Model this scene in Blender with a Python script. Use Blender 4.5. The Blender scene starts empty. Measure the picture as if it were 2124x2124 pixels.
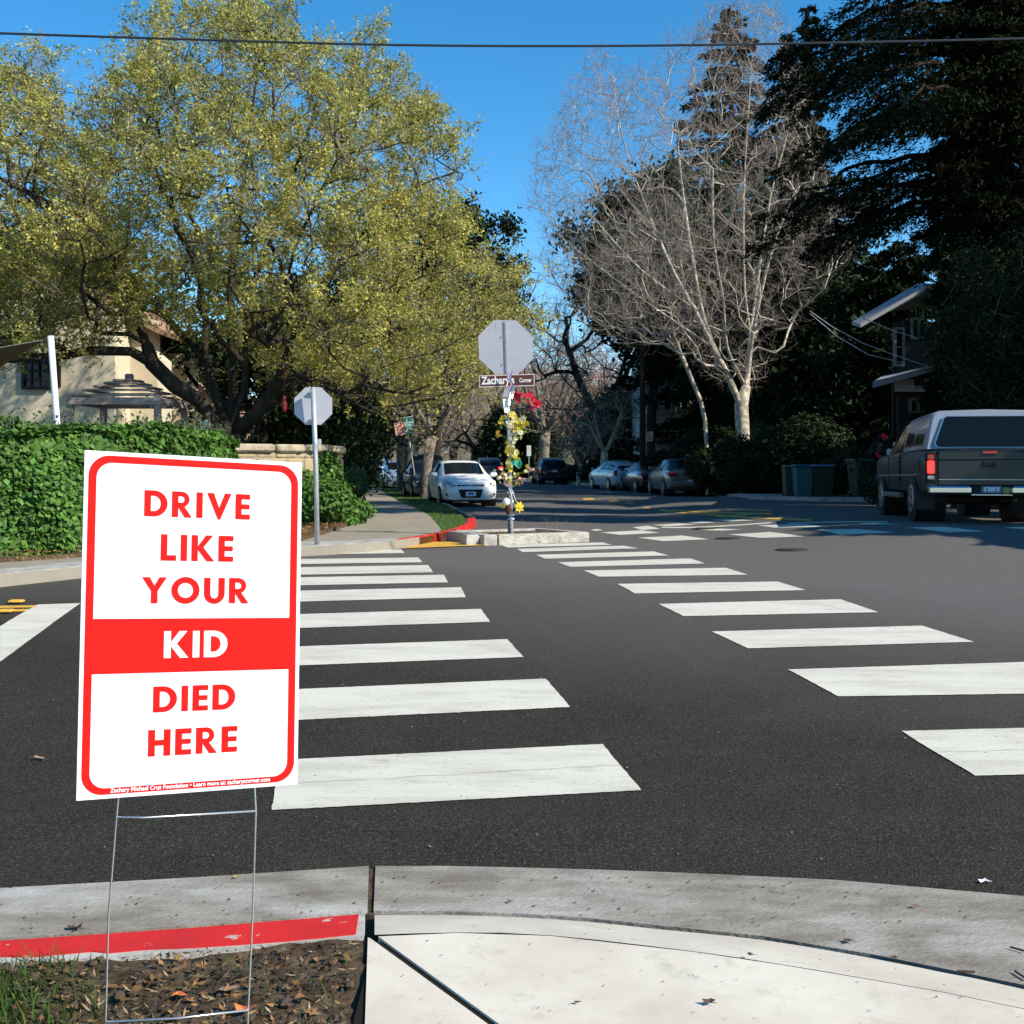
import bpy, math, random
import numpy as np
from mathutils import Vector, Matrix, Euler
from mathutils.geometry import delaunay_2d_cdt
R = math.radians
SC = bpy.context.scene
COL = SC.collection
# ------------------------------------------------------------------ camera, light, exposure
F = 2370.0; CX = 1062.0; HY = 957.0; EYE = 1.45          # photograph measured on a 2124 px square
cam_d = bpy.data.cameras.new('camera'); cam = bpy.data.objects.new('camera', cam_d); COL.objects.link(cam)
cam.location = (0, 0, EYE); cam.rotation_euler = (R(90), 0, 0)
cam_d.sensor_width = 36; cam_d.lens = 36*F/2124; cam_d.shift_y = -(1062-HY)/2124
cam_d.clip_start = 0.05; cam_d.clip_end = 3000
SC.camera = cam
SUN_AZ, SUN_EL = R(118), R(37)                             # azimuth clockwise from +Y
sd = Vector((math.sin(SUN_AZ)*math.cos(SUN_EL), math.cos(SUN_AZ)*math.cos(SUN_EL), math.sin(SUN_EL)))
ld = bpy.data.lights.new('sun', 'SUN'); sun = bpy.data.objects.new('sun', ld); COL.objects.link(sun)
ld.energy = 5.0; ld.angle = R(0.5); ld.color = (1.0, 0.94, 0.83)
sun.rotation_euler = sd.to_track_quat('Z', 'Y').to_euler(); sun.location = (20, -10, 30)
W = bpy.data.worlds.new('World'); SC.world = W; W.use_nodes = True
nt = W.node_tree; nt.nodes.clear()
sky = nt.nodes.new('ShaderNodeTexSky'); sky.sky_type = 'NISHITA'; sky.sun_disc = False
sky.sun_elevation = SUN_EL; sky.sun_rotation = SUN_AZ; sky.ozone_density = 3.0; sky.air_density = 1.0; sky.dust_density = 0.0; sky.altitude = 1500
hsv = nt.nodes.new('ShaderNodeHueSaturation'); hsv.inputs['Saturation'].default_value = 1.32; hsv.inputs['Value'].default_value = 1.0; hsv.inputs['Hue'].default_value = 0.492
bg = nt.nodes.new('ShaderNodeBackground'); bg.inputs[1].default_value = 0.15
wo = nt.nodes.new('ShaderNodeOutputWorld')
nt.links.new(sky.outputs[0], hsv.inputs['Color']); nt.links.new(hsv.outputs[0], bg.inputs[0]); nt.links.new(bg.outputs[0], wo.inputs[0])
SC.view_settings.view_transform = 'Standard'; SC.view_settings.look = 'None'
SC.view_settings.exposure = 0.47; SC.view_settings.gamma = 1
SC.cycles.max_bounces = 6; SC.cycles.diffuse_bounces = 2; SC.cycles.glossy_bounces = 3
SC.cycles.transmission_bounces = 4; SC.cycles.transparent_max_bounces = 6
SC.cycles.sample_clamp_indirect = 4.0

rng = np.random.default_rng(7); random.seed(7)
# ------------------------------------------------------------------ ground shape: the crossing is slightly raised
_ky = [-50, 4, 5.0, 5.84, 7.05, 8.26, 9.47, 10.7, 13, 16, 19, 22, 26, 31, 37, 4000]
_kz = [0, 0, .012, .035, .105, .16, .215, .25, .26, .255, .225, .18, .10, .03, 0, 0]
_yy = np.linspace(-50, 60, 2201); _zz = np.interp(_yy, _ky, _kz)
_k = np.hanning(31); _k /= _k.sum(); _zs = np.convolve(np.pad(_zz, 15, mode='edge'), _k, 'valid')
def sm(a, b, v):
    t = np.clip((np.asarray(v, float)-a)/(b-a), 0, 1); return t*t*(3-2*t)
def zg(x, y):
    base = np.interp(y, _yy, _zs)
    return base + .22*sm(3, 6.5, x)*sm(13, 18, y)*(1-sm(38, 48, y))
_ts = np.exp(np.linspace(math.log(1.5), math.log(900), 6000))
def G(px, py, h=0.0):
    "pixel of the photograph -> point on the ground (h above it)"
    x = (px-CX)/F*_ts; z = EYE-(py-HY)/F*_ts; g = zg(x, _ts)+h
    i = int(np.argmax(z <= g)); i = max(i, 1)
    a = z[i-1]-g[i-1]; b = z[i]-g[i]; t = a/(a-b) if a != b else 0
    y = _ts[i-1]*(1-t)+_ts[i]*t
    return Vector(((px-CX)/F*y, y, float(zg((px-CX)/F*y, y))+h))
def lerp(a, b, t): return a+(b-a)*t
def P(px, py, d): return Vector(((px-CX)/F*d, d, EYE-(py-HY)/F*d))
def Zg(x, y): return float(zg(x, y))
# ------------------------------------------------------------------ materials
MATS = {}
def mat(name, c, rough=.8, c2=None, scale=8, detail=6, thr=(.35, .65), bump=0, bscale=None, metal=0, transl=0, c3=None, scale3=1.2, thr3=(.45, .62), coat=0, spec=.5, emit=None, stretch=None, c4=None, scale4=60, thr4=(.6, .7), randhue=0):
    m = bpy.data.materials.new(name); m.use_nodes = True; n = m.node_tree; N = n.nodes; L = n.links
    b = N['Principled BSDF']; b.inputs['Roughness'].default_value = rough; b.inputs['Metallic'].default_value = metal
    b.inputs['Specular IOR Level'].default_value = spec
    if coat: b.inputs['Coat Weight'].default_value = coat; b.inputs['Coat Roughness'].default_value = .05
    tc = N.new('ShaderNodeTexCoord'); vec = tc.outputs['Object']
    if stretch:
        mp = N.new('ShaderNodeMapping'); mp.inputs['Scale'].default_value = stretch; L.new(vec, mp.inputs[0]); vec = mp.outputs[0]
    def layer(prev, col, sc, th, dt=detail):
        t = N.new('ShaderNodeTexNoise'); t.inputs['Scale'].default_value = sc; t.inputs['Detail'].default_value = dt; t.inputs['Roughness'].default_value = .65
        L.new(vec, t.inputs['Vector'])
        r = N.new('ShaderNodeMapRange'); r.inputs[1].default_value = th[0]; r.inputs[2].default_value = th[1]; L.new(t.outputs[0], r.inputs[0])
        mx = N.new('ShaderNodeMix'); mx.data_type = 'RGBA'; L.new(r.outputs[0], mx.inputs[0])
        if isinstance(prev, tuple): mx.inputs[6].default_value = prev+(1,)
        else: L.new(prev, mx.inputs[6])
        mx.inputs[7].default_value = tuple(col)+(1,); return mx.outputs[2]
    cur = tuple(c)
    if c2 is not None: cur = layer(cur, c2, scale, thr)
    if c3 is not None: cur = layer(cur, c3, scale3, thr3)
    if c4 is not None: cur = layer(cur, c4, scale4, thr4, 2)
    if randhue:
        g = N.new('ShaderNodeNewGeometry'); h = N.new('ShaderNodeHueSaturation')
        r = N.new('ShaderNodeMapRange'); r.inputs[3].default_value = 1-randhue; r.inputs[4].default_value = 1+randhue
        L.new(g.outputs['Random Per Island'], r.inputs[0]); L.new(r.outputs[0], h.inputs['Value'])
        r2 = N.new('ShaderNodeMapRange'); r2.inputs[3].default_value = .485; r2.inputs[4].default_value = .515
        w = N.new('ShaderNodeMath'); w.operation = 'FRACT'; w2 = N.new('ShaderNodeMath'); w2.operation = 'MULTIPLY'; w2.inputs[1].default_value = 17.3
        L.new(g.outputs['Random Per Island'], w2.inputs[0]); L.new(w2.outputs[0], w.inputs[0]); L.new(w.outputs[0], r2.inputs[0]); L.new(r2.outputs[0], h.inputs['Hue'])
        if isinstance(cur, tuple): h.inputs['Color'].default_value = cur+(1,)
        else: L.new(cur, h.inputs['Color'])
        cur = h.outputs[0]
    if isinstance(cur, tuple): b.inputs['Base Color'].default_value = cur+(1,)
    else: L.new(cur, b.inputs['Base Color'])
    if bump:
        t = N.new('ShaderNodeTexNoise'); t.inputs['Scale'].default_value = bscale or scale; t.inputs['Detail'].default_value = 5; L.new(vec, t.inputs['Vector'])
        bp = N.new('ShaderNodeBump'); bp.inputs['Strength'].default_value = 1; bp.inputs['Distance'].default_value = bump; L.new(t.outputs[0], bp.inputs['Height']); L.new(bp.outputs[0], b.inputs['Normal'])
    if emit:
        b.inputs['Emission Color'].default_value = tuple(emit[0])+(1,); b.inputs['Emission Strength'].default_value = emit[1]
    if transl:
        out = [x for x in N if x.type == 'OUTPUT_MATERIAL'][0]; tr = N.new('ShaderNodeBsdfTranslucent'); mxs = N.new('ShaderNodeMixShader'); mxs.inputs[0].default_value = transl
        if isinstance(cur, tuple): tr.inputs[0].default_value = cur+(1,)
        else: L.new(cur, tr.inputs[0])
        L.new(b.outputs[0], mxs.inputs[1]); L.new(tr.outputs[0], mxs.inputs[2]); L.new(mxs.outputs[0], out.inputs[0])
    MATS[name] = m; return m
M_asph = mat('asphalt', (.0195, .0160, .0105), .9, (.032, .0265, .0185), 2.0, 7, (.35, .7), bump=.010, bscale=120, c3=(.008, .0068, .005), scale3=42, thr3=(.50, .66), c4=(.095, .080, .058), scale4=95, thr4=(.53, .70), spec=.25)
M_asphold = mat('old_asphalt', (.085, .083, .085), .78, (.115, .112, .112), 2.2, 5, (.35, .7), bump=.004, bscale=80, c3=(.07, .068, .069), scale3=.5, c4=(.17, .165, .16), scale4=55, thr4=(.62, .75), spec=.4)
M_paint = mat('road_paint', (.61, .575, .48), .75, (.47, .44, .36), 3.2, 9, (.45, .68), bump=.003, bscale=80, c3=(.38, .35, .29), scale3=9, thr3=(.60, .78), c4=(.16, .145, .12), scale4=60, thr4=(.67, .74), spec=.2, stretch=(.45, 1.6, 1))
M_yel = mat('yellow_road_paint', (.72, .40, .045), .65, (.60, .33, .05), 6, c3=(.3, .22, .08), scale3=12, thr3=(.6, .7))
M_conc = mat('white_concrete', (.66, .595, .485), .9, (.50, .44, .35), 2.6, 10, (.36, .72), bump=.0005, bscale=120, c3=(.42, .375, .30), scale3=11, thr3=(.56, .80), c4=(.25, .22, .18), scale4=46, thr4=(.77, .80), spec=.2)
M_gut = mat('gutter_concrete', (.31, .28, .23), .85, (.175, .15, .12), 5, 9, (.38, .66), bump=.005, bscale=70, c3=(.44, .42, .38), scale3=1.6, thr3=(.5, .68), c4=(.14, .125, .11), scale4=80, thr4=(.66, .74), spec=.2, stretch=(.7, 1.6, 1))
M_kerb = mat('kerb_concrete', (.46, .44, .40), .85, (.30, .27, .23), 6, 8, (.4, .65), bump=.006, bscale=40, c3=(.12, .10, .08), scale3=9, thr3=(.62, .72), spec=.2)
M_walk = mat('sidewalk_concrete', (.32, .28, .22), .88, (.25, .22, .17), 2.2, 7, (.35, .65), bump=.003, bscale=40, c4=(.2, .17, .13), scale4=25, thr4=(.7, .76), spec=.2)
M_red = mat('red_kerb_paint', (.60, .010, .008), .75, (.46, .010, .008), 5, c3=(.45, .36, .30), scale3=9, thr3=(.63, .66), bump=.002, bscale=60)
M_dirt = mat('dirt', (.05, .033, .02), .95, (.115, .08, .05), 9, 9, (.38, .62), bump=.02, bscale=30, c4=(.32, .26, .18), scale4=70, thr4=(.68, .72), spec=.1)
M_mulch = mat('mulch', (.13, .085, .045), .95, (.07, .05, .028), 14, 8, (.4, .6), bump=.03, bscale=25, c4=(.36, .25, .13), scale4=40, thr4=(.6, .66), spec=.1)
M_soil = mat('ground_soil', (.05, .045, .03), .95, (.03, .028, .018), 2, spec=.1)
M_grass = mat('grass_blades', (.10, .21, .025), .7, randhue=.35, transl=.3, spec=.2)
M_grassbase = mat('lawn_soil', (.045, .085, .02), .9, (.07, .10, .03), 6, spec=.1)
M_galv = mat('galvanised_steel', (.50, .51, .52), .42, (.40, .41, .42), 12, metal=.35, spec=.5)
M_signback = mat('bare_aluminium_sheet', (.50, .485, .515), .5, (.44, .43, .45), 2.5, metal=.15, c3=(.38, .37, .37), scale3=1.1, thr3=(.60, .615))
M_white = mat('white_coroplast', (.86, .86, .86), .45, spec=.4)
M_pred = mat('printed_red', (.82, .010, .007), .6, spec=.15)
M_pwht = mat('printed_white', (.86, .86, .84), .45)
M_wire = mat('wire_steel', (.62, .62, .62), .3, metal=.85)
M_black = mat('black_rubber', (.018, .018, .018), .7)
M_void = mat('black_plastic', (.008, .008, .009), .6, spec=.3)
M_chrome = mat('chrome', (.45, .46, .48), .14, metal=1)
M_rim = mat('wheel_rim', (.45, .46, .48), .3, metal=.8)
M_glass = mat('tinted_glass', (.006, .008, .008), .08, spec=.25)
M_plate = mat('plate_white', (.7, .72, .75), .5)
M_plateblue = mat('plate_blue', (.03, .06, .25), .5)
M_lampw = mat('headlamp_glass', (.35, .37, .36), .1, spec=.9)
M_lampr = mat('tail_lamp_glass', (.32, .01, .012), .15, spec=.7)
M_lamplit = mat('lit_tail_lamp', (.5, .02, .02), .2, emit=((1, .03, .02), 1.6))
M_wood = mat('weathered_wood', (.30, .23, .20), .85, (.42, .35, .31), 5, 6, stretch=(1, 1, 6), bump=.004, bscale=30)
M_stucco = mat('cream_stucco', (.68, .59, .42), .9, (.56, .48, .34), 1.2, bump=.01, bscale=25, spec=.2)
M_tile = mat('terracotta_tile', (.34, .21, .13), .8, (.24, .14, .08), 5, bump=.01, bscale=20)
M_sail = mat('shade_sail_fabric', (.19, .20, .16), .8)
M_pole = mat('white_painted_pole', (.66, .70, .74), .35)
M_stone = mat('sandstone_blocks', (.42, .33, .19), .9, (.33, .25, .14), 3, 7, bump=.012, bscale=18, c4=(.50, .42, .28), scale4=5, thr4=(.55, .65), spec=.2)
M_cap = mat('stone_cap', (.46, .39, .27), .9, (.30, .25, .17), 7, 7, bump=.02, bscale=14, spec=.2)
M_mortar = mat('mortar', (.30, .25, .17), .95)
M_bark = mat('grey_brown_bark', (.055, .045, .035), .9, (.028, .023, .018), 7, 6, bump=.02, bscale=16, spec=.15, stretch=(1, 1, .4))
M_barkpale = mat('pale_mottled_bark', (.60, .53, .42), .85, (.34, .28, .20), 5, 6, (.45, .55), bump=.01, bscale=14, spec=.2)
M_barkplane = mat('plane_tree_bark', (.26, .22, .17), .9, (.11, .09, .07), 6, 6, (.42, .58), bump=.015, bscale=12, spec=.2)
M_twig = mat('reddish_twigs', (.27, .21, .17), .85)
M_twiggrey = mat('lichen_grey_twigs', (.34, .285, .205), .85, (.20, .165, .12), 3)
M_leafY = mat('olive_yellow_leaves', (.55, .50, .125), .6, (.29, .28, .065), .8, 4, (.40, .60), randhue=.35, transl=.38, spec=.25)
M_ivy = mat('ivy_leaves', (.098, .205, .030), .6, (.052, .12, .02), 1.3, 6, (.4, .62), randhue=.55, transl=.25, spec=.3)
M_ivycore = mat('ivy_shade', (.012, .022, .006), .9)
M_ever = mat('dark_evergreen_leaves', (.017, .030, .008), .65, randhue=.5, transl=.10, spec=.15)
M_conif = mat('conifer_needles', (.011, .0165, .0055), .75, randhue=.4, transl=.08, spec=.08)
M_barkred = mat('redwood_bark', (.06, .035, .025), .95, (.035, .02, .015), 6, bump=.02, bscale=12, spec=.1)
M_shrub = mat('shrub_leaves', (.07, .13, .03), .55, randhue=.4, transl=.25, spec=.3)
# ------------------------------------------------------------------ mesh helpers
class MB:
    def __init__(s): s.v = []; s.f = []; s.m = []; s.n = 0
    def add(s, v, f, mi=0):
        s.v.append(np.asarray([tuple(p) for p in v], float).reshape(-1, 3)); s.f += [tuple(int(i)+s.n for i in q) for q in f]; s.m += [mi]*len(f); s.n += len(v); return s
    def box(s, c, d, rot=0, mi=0, M=None):
        c = Vector(c); hx, hy, hz = d[0]/2, d[1]/2, d[2]/2
        Q = Matrix.Rotation(rot, 3, 'Z') if M is None else M
        v = [c+Q@Vector((x, y, z)) for x, y, z in ((-hx,-hy,-hz),(hx,-hy,-hz),(hx,hy,-hz),(-hx,hy,-hz),(-hx,-hy,hz),(hx,-hy,hz),(hx,hy,hz),(-hx,hy,hz))]
        return s.add(v, [(0,3,2,1),(4,5,6,7),(0,1,5,4),(1,2,6,5),(2,3,7,6),(3,0,4,7)], mi)
    def bevbox(s, c, d, r=.01, rot=0, mi=0):
        c = Vector(c); Q = Matrix.Rotation(rot, 3, 'Z'); hx, hy, hz = d[0]/2, d[1]/2, d[2]/2
        vs = []
        for z, k in ((-hz, r), (-hz+r, 0), (hz-r, 0), (hz, r)):
            for x, y in ((-hx+r,-hy),(hx-r,-hy),(hx,-hy+r),(hx,hy-r),(hx-r,hy),(-hx+r,hy),(-hx,hy-r),(-hx,-hy+r)):
                sx = (abs(x)-k)/abs(x); sy = (abs(y)-k)/abs(y); vs.append(c+Q@Vector((x*sx, y*sy, z)))
        f = [tuple(range(7,-1,-1)), tuple(range(24,32))]
        for l in range(3):
            for i in range(8): f.append((l*8+i, l*8+(i+1)%8, (l+1)*8+(i+1)%8, (l+1)*8+i))
        return s.add(vs, f, mi)
    def prism(s, poly, z0, z1, mi=0):
        n = len(poly); v = [(p[0], p[1], z0) for p in poly]+[(p[0], p[1], z1) for p in poly]
        f = [tuple(range(n-1,-1,-1)), tuple(range(n, 2*n))]+[(i, (i+1)%n, n+(i+1)%n, n+i) for i in range(n)]
        return s.add(v, f, mi)
    def tube(s, pts, r, n=8, mi=0, caps=True):
        pts = [Vector(p) for p in pts]; k = len(pts); rr = r if hasattr(r, '__len__') else [r]*k
        vs = []; a = None
        for i, p in enumerate(pts):
            t = (pts[min(i+1, k-1)]-pts[max(i-1, 0)]).normalized()
            if a is None: a = t.orthogonal().normalized()
            a = (a-t*a.dot(t)); a = a.normalized() if a.length > 1e-6 else t.orthogonal().normalized()
            b = t.cross(a)
            for j in range(n):
                th = 2*math.pi*j/n; vs.append(p+(a*math.cos(th)+b*math.sin(th))*rr[i])
        f = [(i*n+j, i*n+(j+1)%n, (i+1)*n+(j+1)%n, (i+1)*n+j) for i in range(k-1) for j in range(n)]
        if caps: f += [tuple(range(n-1,-1,-1)), tuple((k-1)*n+j for j in range(n))]
        return s.add(vs, f, mi)
    def disc(s, c, nrm, r, n=16, mi=0, th=0):
        nrm = Vector(nrm).normalized(); return s.tube([Vector(c), Vector(c)+nrm*max(th, 1e-3)], r, n, mi)
    def ball(s, c, r, n=8, mi=0, sc=(1,1,1), jit=0):
        vs = []; m = n//2+1
        for i in range(m+1):
            ph = math.pi*i/m
            for j in range(n):
                th = 2*math.pi*j/n; k = 1+(random.random()-.5)*jit
                vs.append((c[0]+r*k*sc[0]*math.sin(ph)*math.cos(th), c[1]+r*k*sc[1]*math.sin(ph)*math.sin(th), c[2]+r*k*sc[2]*math.cos(ph)))
        return s.add(vs, [(i*n+j, (i+1)*n+j, (i+1)*n+(j+1)%n, i*n+(j+1)%n) for i in range(m) for j in range(n)], mi)
def raw_mesh(name, V, Fq, mats, fmi=None, smooth=False, off=None):
    me = bpy.data.meshes.new(name); V = np.asarray(V, np.float32).reshape(-1, 3)
    if off is not None: V = V-np.asarray(off, np.float32)
    if isinstance(Fq, np.ndarray):
        k = Fq.shape[1]; nf = len(Fq)
        me.vertices.add(len(V)); me.vertices.foreach_set('co', V.ravel())
        me.loops.add(nf*k); me.loops.foreach_set('vertex_index', Fq.astype(np.int32).ravel())
        me.polygons.add(nf); me.polygons.foreach_set('loop_start', np.arange(0, nf*k, k, dtype=np.int32)); me.polygons.foreach_set('loop_total', np.full(nf, k, np.int32))
        me.update(calc_edges=True)
    else:
        me.from_pydata(V.tolist(), [], Fq); me.update()
    for m in (mats if isinstance(mats, (list, tuple)) else [mats]): me.materials.append(m)
    if fmi is not None and len(fmi) == len(me.polygons): me.polygons.foreach_set('material_index', np.asarray(fmi, np.int32))
    if smooth:
        me.polygons.foreach_set('use_smooth', np.ones(len(me.polygons), bool))
        if smooth != True: me.set_sharp_from_angle(angle=R(smooth))
    me.update(); return me
def link(name, me, parent=None):
    o = bpy.data.objects.new(name, me); COL.objects.link(o)
    if parent is not None: o.parent = parent
    return o
def origin(o):
    l = Vector((0, 0, 0))
    while o is not None: l += o.location; o = o.parent
    return l
def part(name, mb, m, parent=None, smooth=False, local=False):
    "mesh object; world coordinates unless local"
    off = None if (local or parent is None) else tuple(origin(parent))
    V = np.concatenate(mb.v) if mb.v else np.zeros((0, 3))
    return link(name, raw_mesh(name, V, mb.f, m, mb.m, smooth, off), parent)
def tag(o, label=None, cat=None, group=None, kind=None):
    if label: o['label'] = label
    if cat: o['category'] = cat
    if group: o['group'] = group
    if kind: o['kind'] = kind
    return o
def thing(name, label, cat, loc=(0,0,0), rz=0, group=None):
    o = bpy.data.objects.new(name, None); COL.objects.link(o); o.location = loc; o.rotation_euler = (0, 0, rz); o.empty_display_size = .2
    return tag(o, label, cat, group)
def dup(root, loc=None, rz=None, label=None, group=None, scale=None):
    r = root.copy(); COL.objects.link(r)
    if loc is not None: r.location = loc
    if rz is not None: r.rotation_euler = (0, 0, rz)
    if scale is not None: r.scale = scale if hasattr(scale, '__len__') else (scale,)*3
    if label: r['label'] = label
    if group: r['group'] = group
    for ch in list(root.children):
        c = ch.copy(); COL.objects.link(c); c.parent = r
        for g in list(ch.children):
            d = g.copy(); COL.objects.link(d); d.parent = c
    return r
def text_geo(s, size=1.0, bold=0.0, align='CENTER', sx=1.0):
    cu = bpy.data.curves.new('lettering', 'FONT'); cu.body = s; cu.size = size; cu.offset = bold; cu.align_x = align; cu.align_y = 'CENTER'; cu.resolution_u = 3
    o = bpy.data.objects.new('lettering', cu); COL.objects.link(o); bpy.context.view_layer.update()
    ev = o.evaluated_get(bpy.context.evaluated_depsgraph_get()); me = ev.to_mesh()
    V = [(v.co.x*sx, v.co.y) for v in me.vertices]; Fs = [tuple(p.vertices) for p in me.polygons]
    ev.to_mesh_clear(); bpy.data.objects.remove(o); bpy.data.curves.remove(cu); return V, Fs
def put_text(mb, s, c, ux, uy, size, bold=0, mi=0, width=None, align='CENTER'):
    V, Fs = text_geo(s, size, bold, align); c = Vector(c); ux = Vector(ux).normalized(); uy = Vector(uy).normalized()
    k = 1
    if width: w = max(v[0] for v in V)-min(v[0] for v in V); k = width/w
    mb.add([c+ux*v[0]*k+uy*v[1] for v in V], Fs, mi)
# ------------------------------------------------------------------ sheets that follow the ground
def densify(poly, step):
    out = []
    for i in range(len(poly)):
        a = Vector(poly[i][:2]); b = Vector(poly[(i+1)%len(poly)][:2]); n = max(1, int((b-a).length/step))
        out += [a+(b-a)*k/n for k in range(n)]
    return out
def slab(name, poly, h, m, step=.5, skirt=.3, kind=None, parent=None, mside=None, hf=None):
    pts = densify(poly, step); n = len(pts)
    xs = [p.x for p in pts]; ys = [p.y for p in pts]
    gx = np.arange(min(xs)+step/2, max(xs), step); gy = np.arange(min(ys)+step/2, max(ys), step)
    X, Y = np.meshgrid(gx, gy); X = X.ravel(); Y = Y.ravel(); ins = np.zeros(len(X), bool)
    near = np.full(len(X), 1e9)
    for i in range(n):
        x1, y1 = pts[i]; x2, y2 = pts[(i+1)%n]
        c = ((y1 > Y) != (y2 > Y)) & (X < (x2-x1)*(Y-y1)/((y2-y1) if y2 != y1 else 1e-9)+x1); ins ^= c
        near = np.minimum(near, (X-x1)**2+(Y-y1)**2)
    keep = ins & (near > (step*.4)**2)
    V2 = pts+[Vector((float(a), float(b))) for a, b in zip(X[keep], Y[keep])]
    vo, eo, fo, _, _, _ = delaunay_2d_cdt(V2, [(i, (i+1)%n) for i in range(n)], [], 1, 1e-5)
    hh = lambda x, y: Zg(x, y)+(hf(x, y) if hf else h)
    mb = MB(); mb.add([(v.x, v.y, hh(v.x, v.y)) for v in vo], [tuple(f) for f in fo])
    if skirt:
        v = []; 
        for p in pts: z = hh(p.x, p.y); v += [(p.x, p.y, z), (p.x, p.y, z-skirt)]
        mb.add(v, [(2*i, 2*((i+1)%n), 2*((i+1)%n)+1, 2*i+1) for i in range(n)], 1 if mside else 0)
    o = part(name, mb, [m, mside] if mside else m, parent)
    if kind: o['kind'] = kind
    return o
def strip_quad(mb, c, h=.009, nu=8, nv=3, mi=0, rag=0):
    "c: four world points TL TR BR BL, laid on the road"
    v = []
    for j in range(nv+1):
        for i in range(nu+1):
            u = i/nu; w = j/nv; p = (c[0]*(1-u)+c[1]*u)*(1-w)+(c[3]*(1-u)+c[2]*u)*w
            if rag and (i in (0, nu) or j in (0, nv)): p = p+Vector((rng.normal()*rag, rng.normal()*rag, 0))
            v.append((p.x, p.y, Zg(p.x, p.y)+h))
    mb.add(v, [(j*(nu+1)+i, (j+1)*(nu+1)+i, (j+1)*(nu+1)+i+1, j*(nu+1)+i+1) for j in range(nv) for i in range(nu)], mi)
    return mb
# ------------------------------------------------------------------ batches of thin sticks and leaves
def sticks(A, B, ra, rb, n=3):
    A = np.asarray(A, float); B = np.asarray(B, float); ra = np.broadcast_to(ra, len(A)); rb = np.broadcast_to(rb, len(A))
    t = B-A; L = np.linalg.norm(t, axis=1, keepdims=True)+1e-9; t = t/L
    ref = np.where(np.abs(t[:, 2:3]) > .9, np.array([[1., 0, 0]]), np.array([[0, 0, 1.]]))
    a = np.cross(t, ref); a /= np.linalg.norm(a, axis=1, keepdims=True)+1e-9; b = np.cross(t, a)
    ring = []
    for P0, r in ((A, ra), (B, rb)):
        for j in range(n):
            th = 2*math.pi*j/n; ring.append(P0+(a*math.cos(th)+b*math.sin(th))*r[:, None])
    V = np.stack(ring, 1).reshape(-1, 3); base = np.arange(len(A))*2*n
    Fs = np.concatenate([np.stack([base+j, base+(j+1)%n, base+n+(j+1)%n, base+n+j], 1) for j in range(n)])
    return V, Fs
def leaves(C, size, rng, up=.3, asp=.6, droop=None, nrm=None, fold=True):
    "one pointed leaf (two triangles folded = a quad) per centre"
    N = len(C); C = np.asarray(C, float)
    n = rng.normal(size=(N, 3)); n[:, 2] += up*2
    if nrm is not None: n = n*.55+np.asarray(nrm)*1.2
    n /= np.linalg.norm(n, axis=1, keepdims=True)+1e-9
    d = rng.normal(size=(N, 3)) if droop is None else np.asarray(droop)+rng.normal(size=(N, 3))*.45
    u = d-n*(d*n).sum(1, keepdims=True); u /= np.linalg.norm(u, axis=1, keepdims=True)+1e-9
    w = np.cross(n, u); s = (np.asarray(size)*rng.uniform(.6, 1.3, N))[:, None]
    V = np.stack([C-u*s*.5, C+w*s*asp*.5-n*s*.08, C+u*s*.55, C-w*s*asp*.5-n*s*.08], 1).reshape(-1, 3)
    b = np.arange(N)*4; return V, np.stack([b, b+1, b+2, b+3], 1)
def cat_geo(L):
    V = []; Fs = []; k = 0
    for v, f in L: V.append(v); Fs.append(f+k); k += len(v)
    return np.concatenate(V), np.concatenate(Fs)
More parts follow.
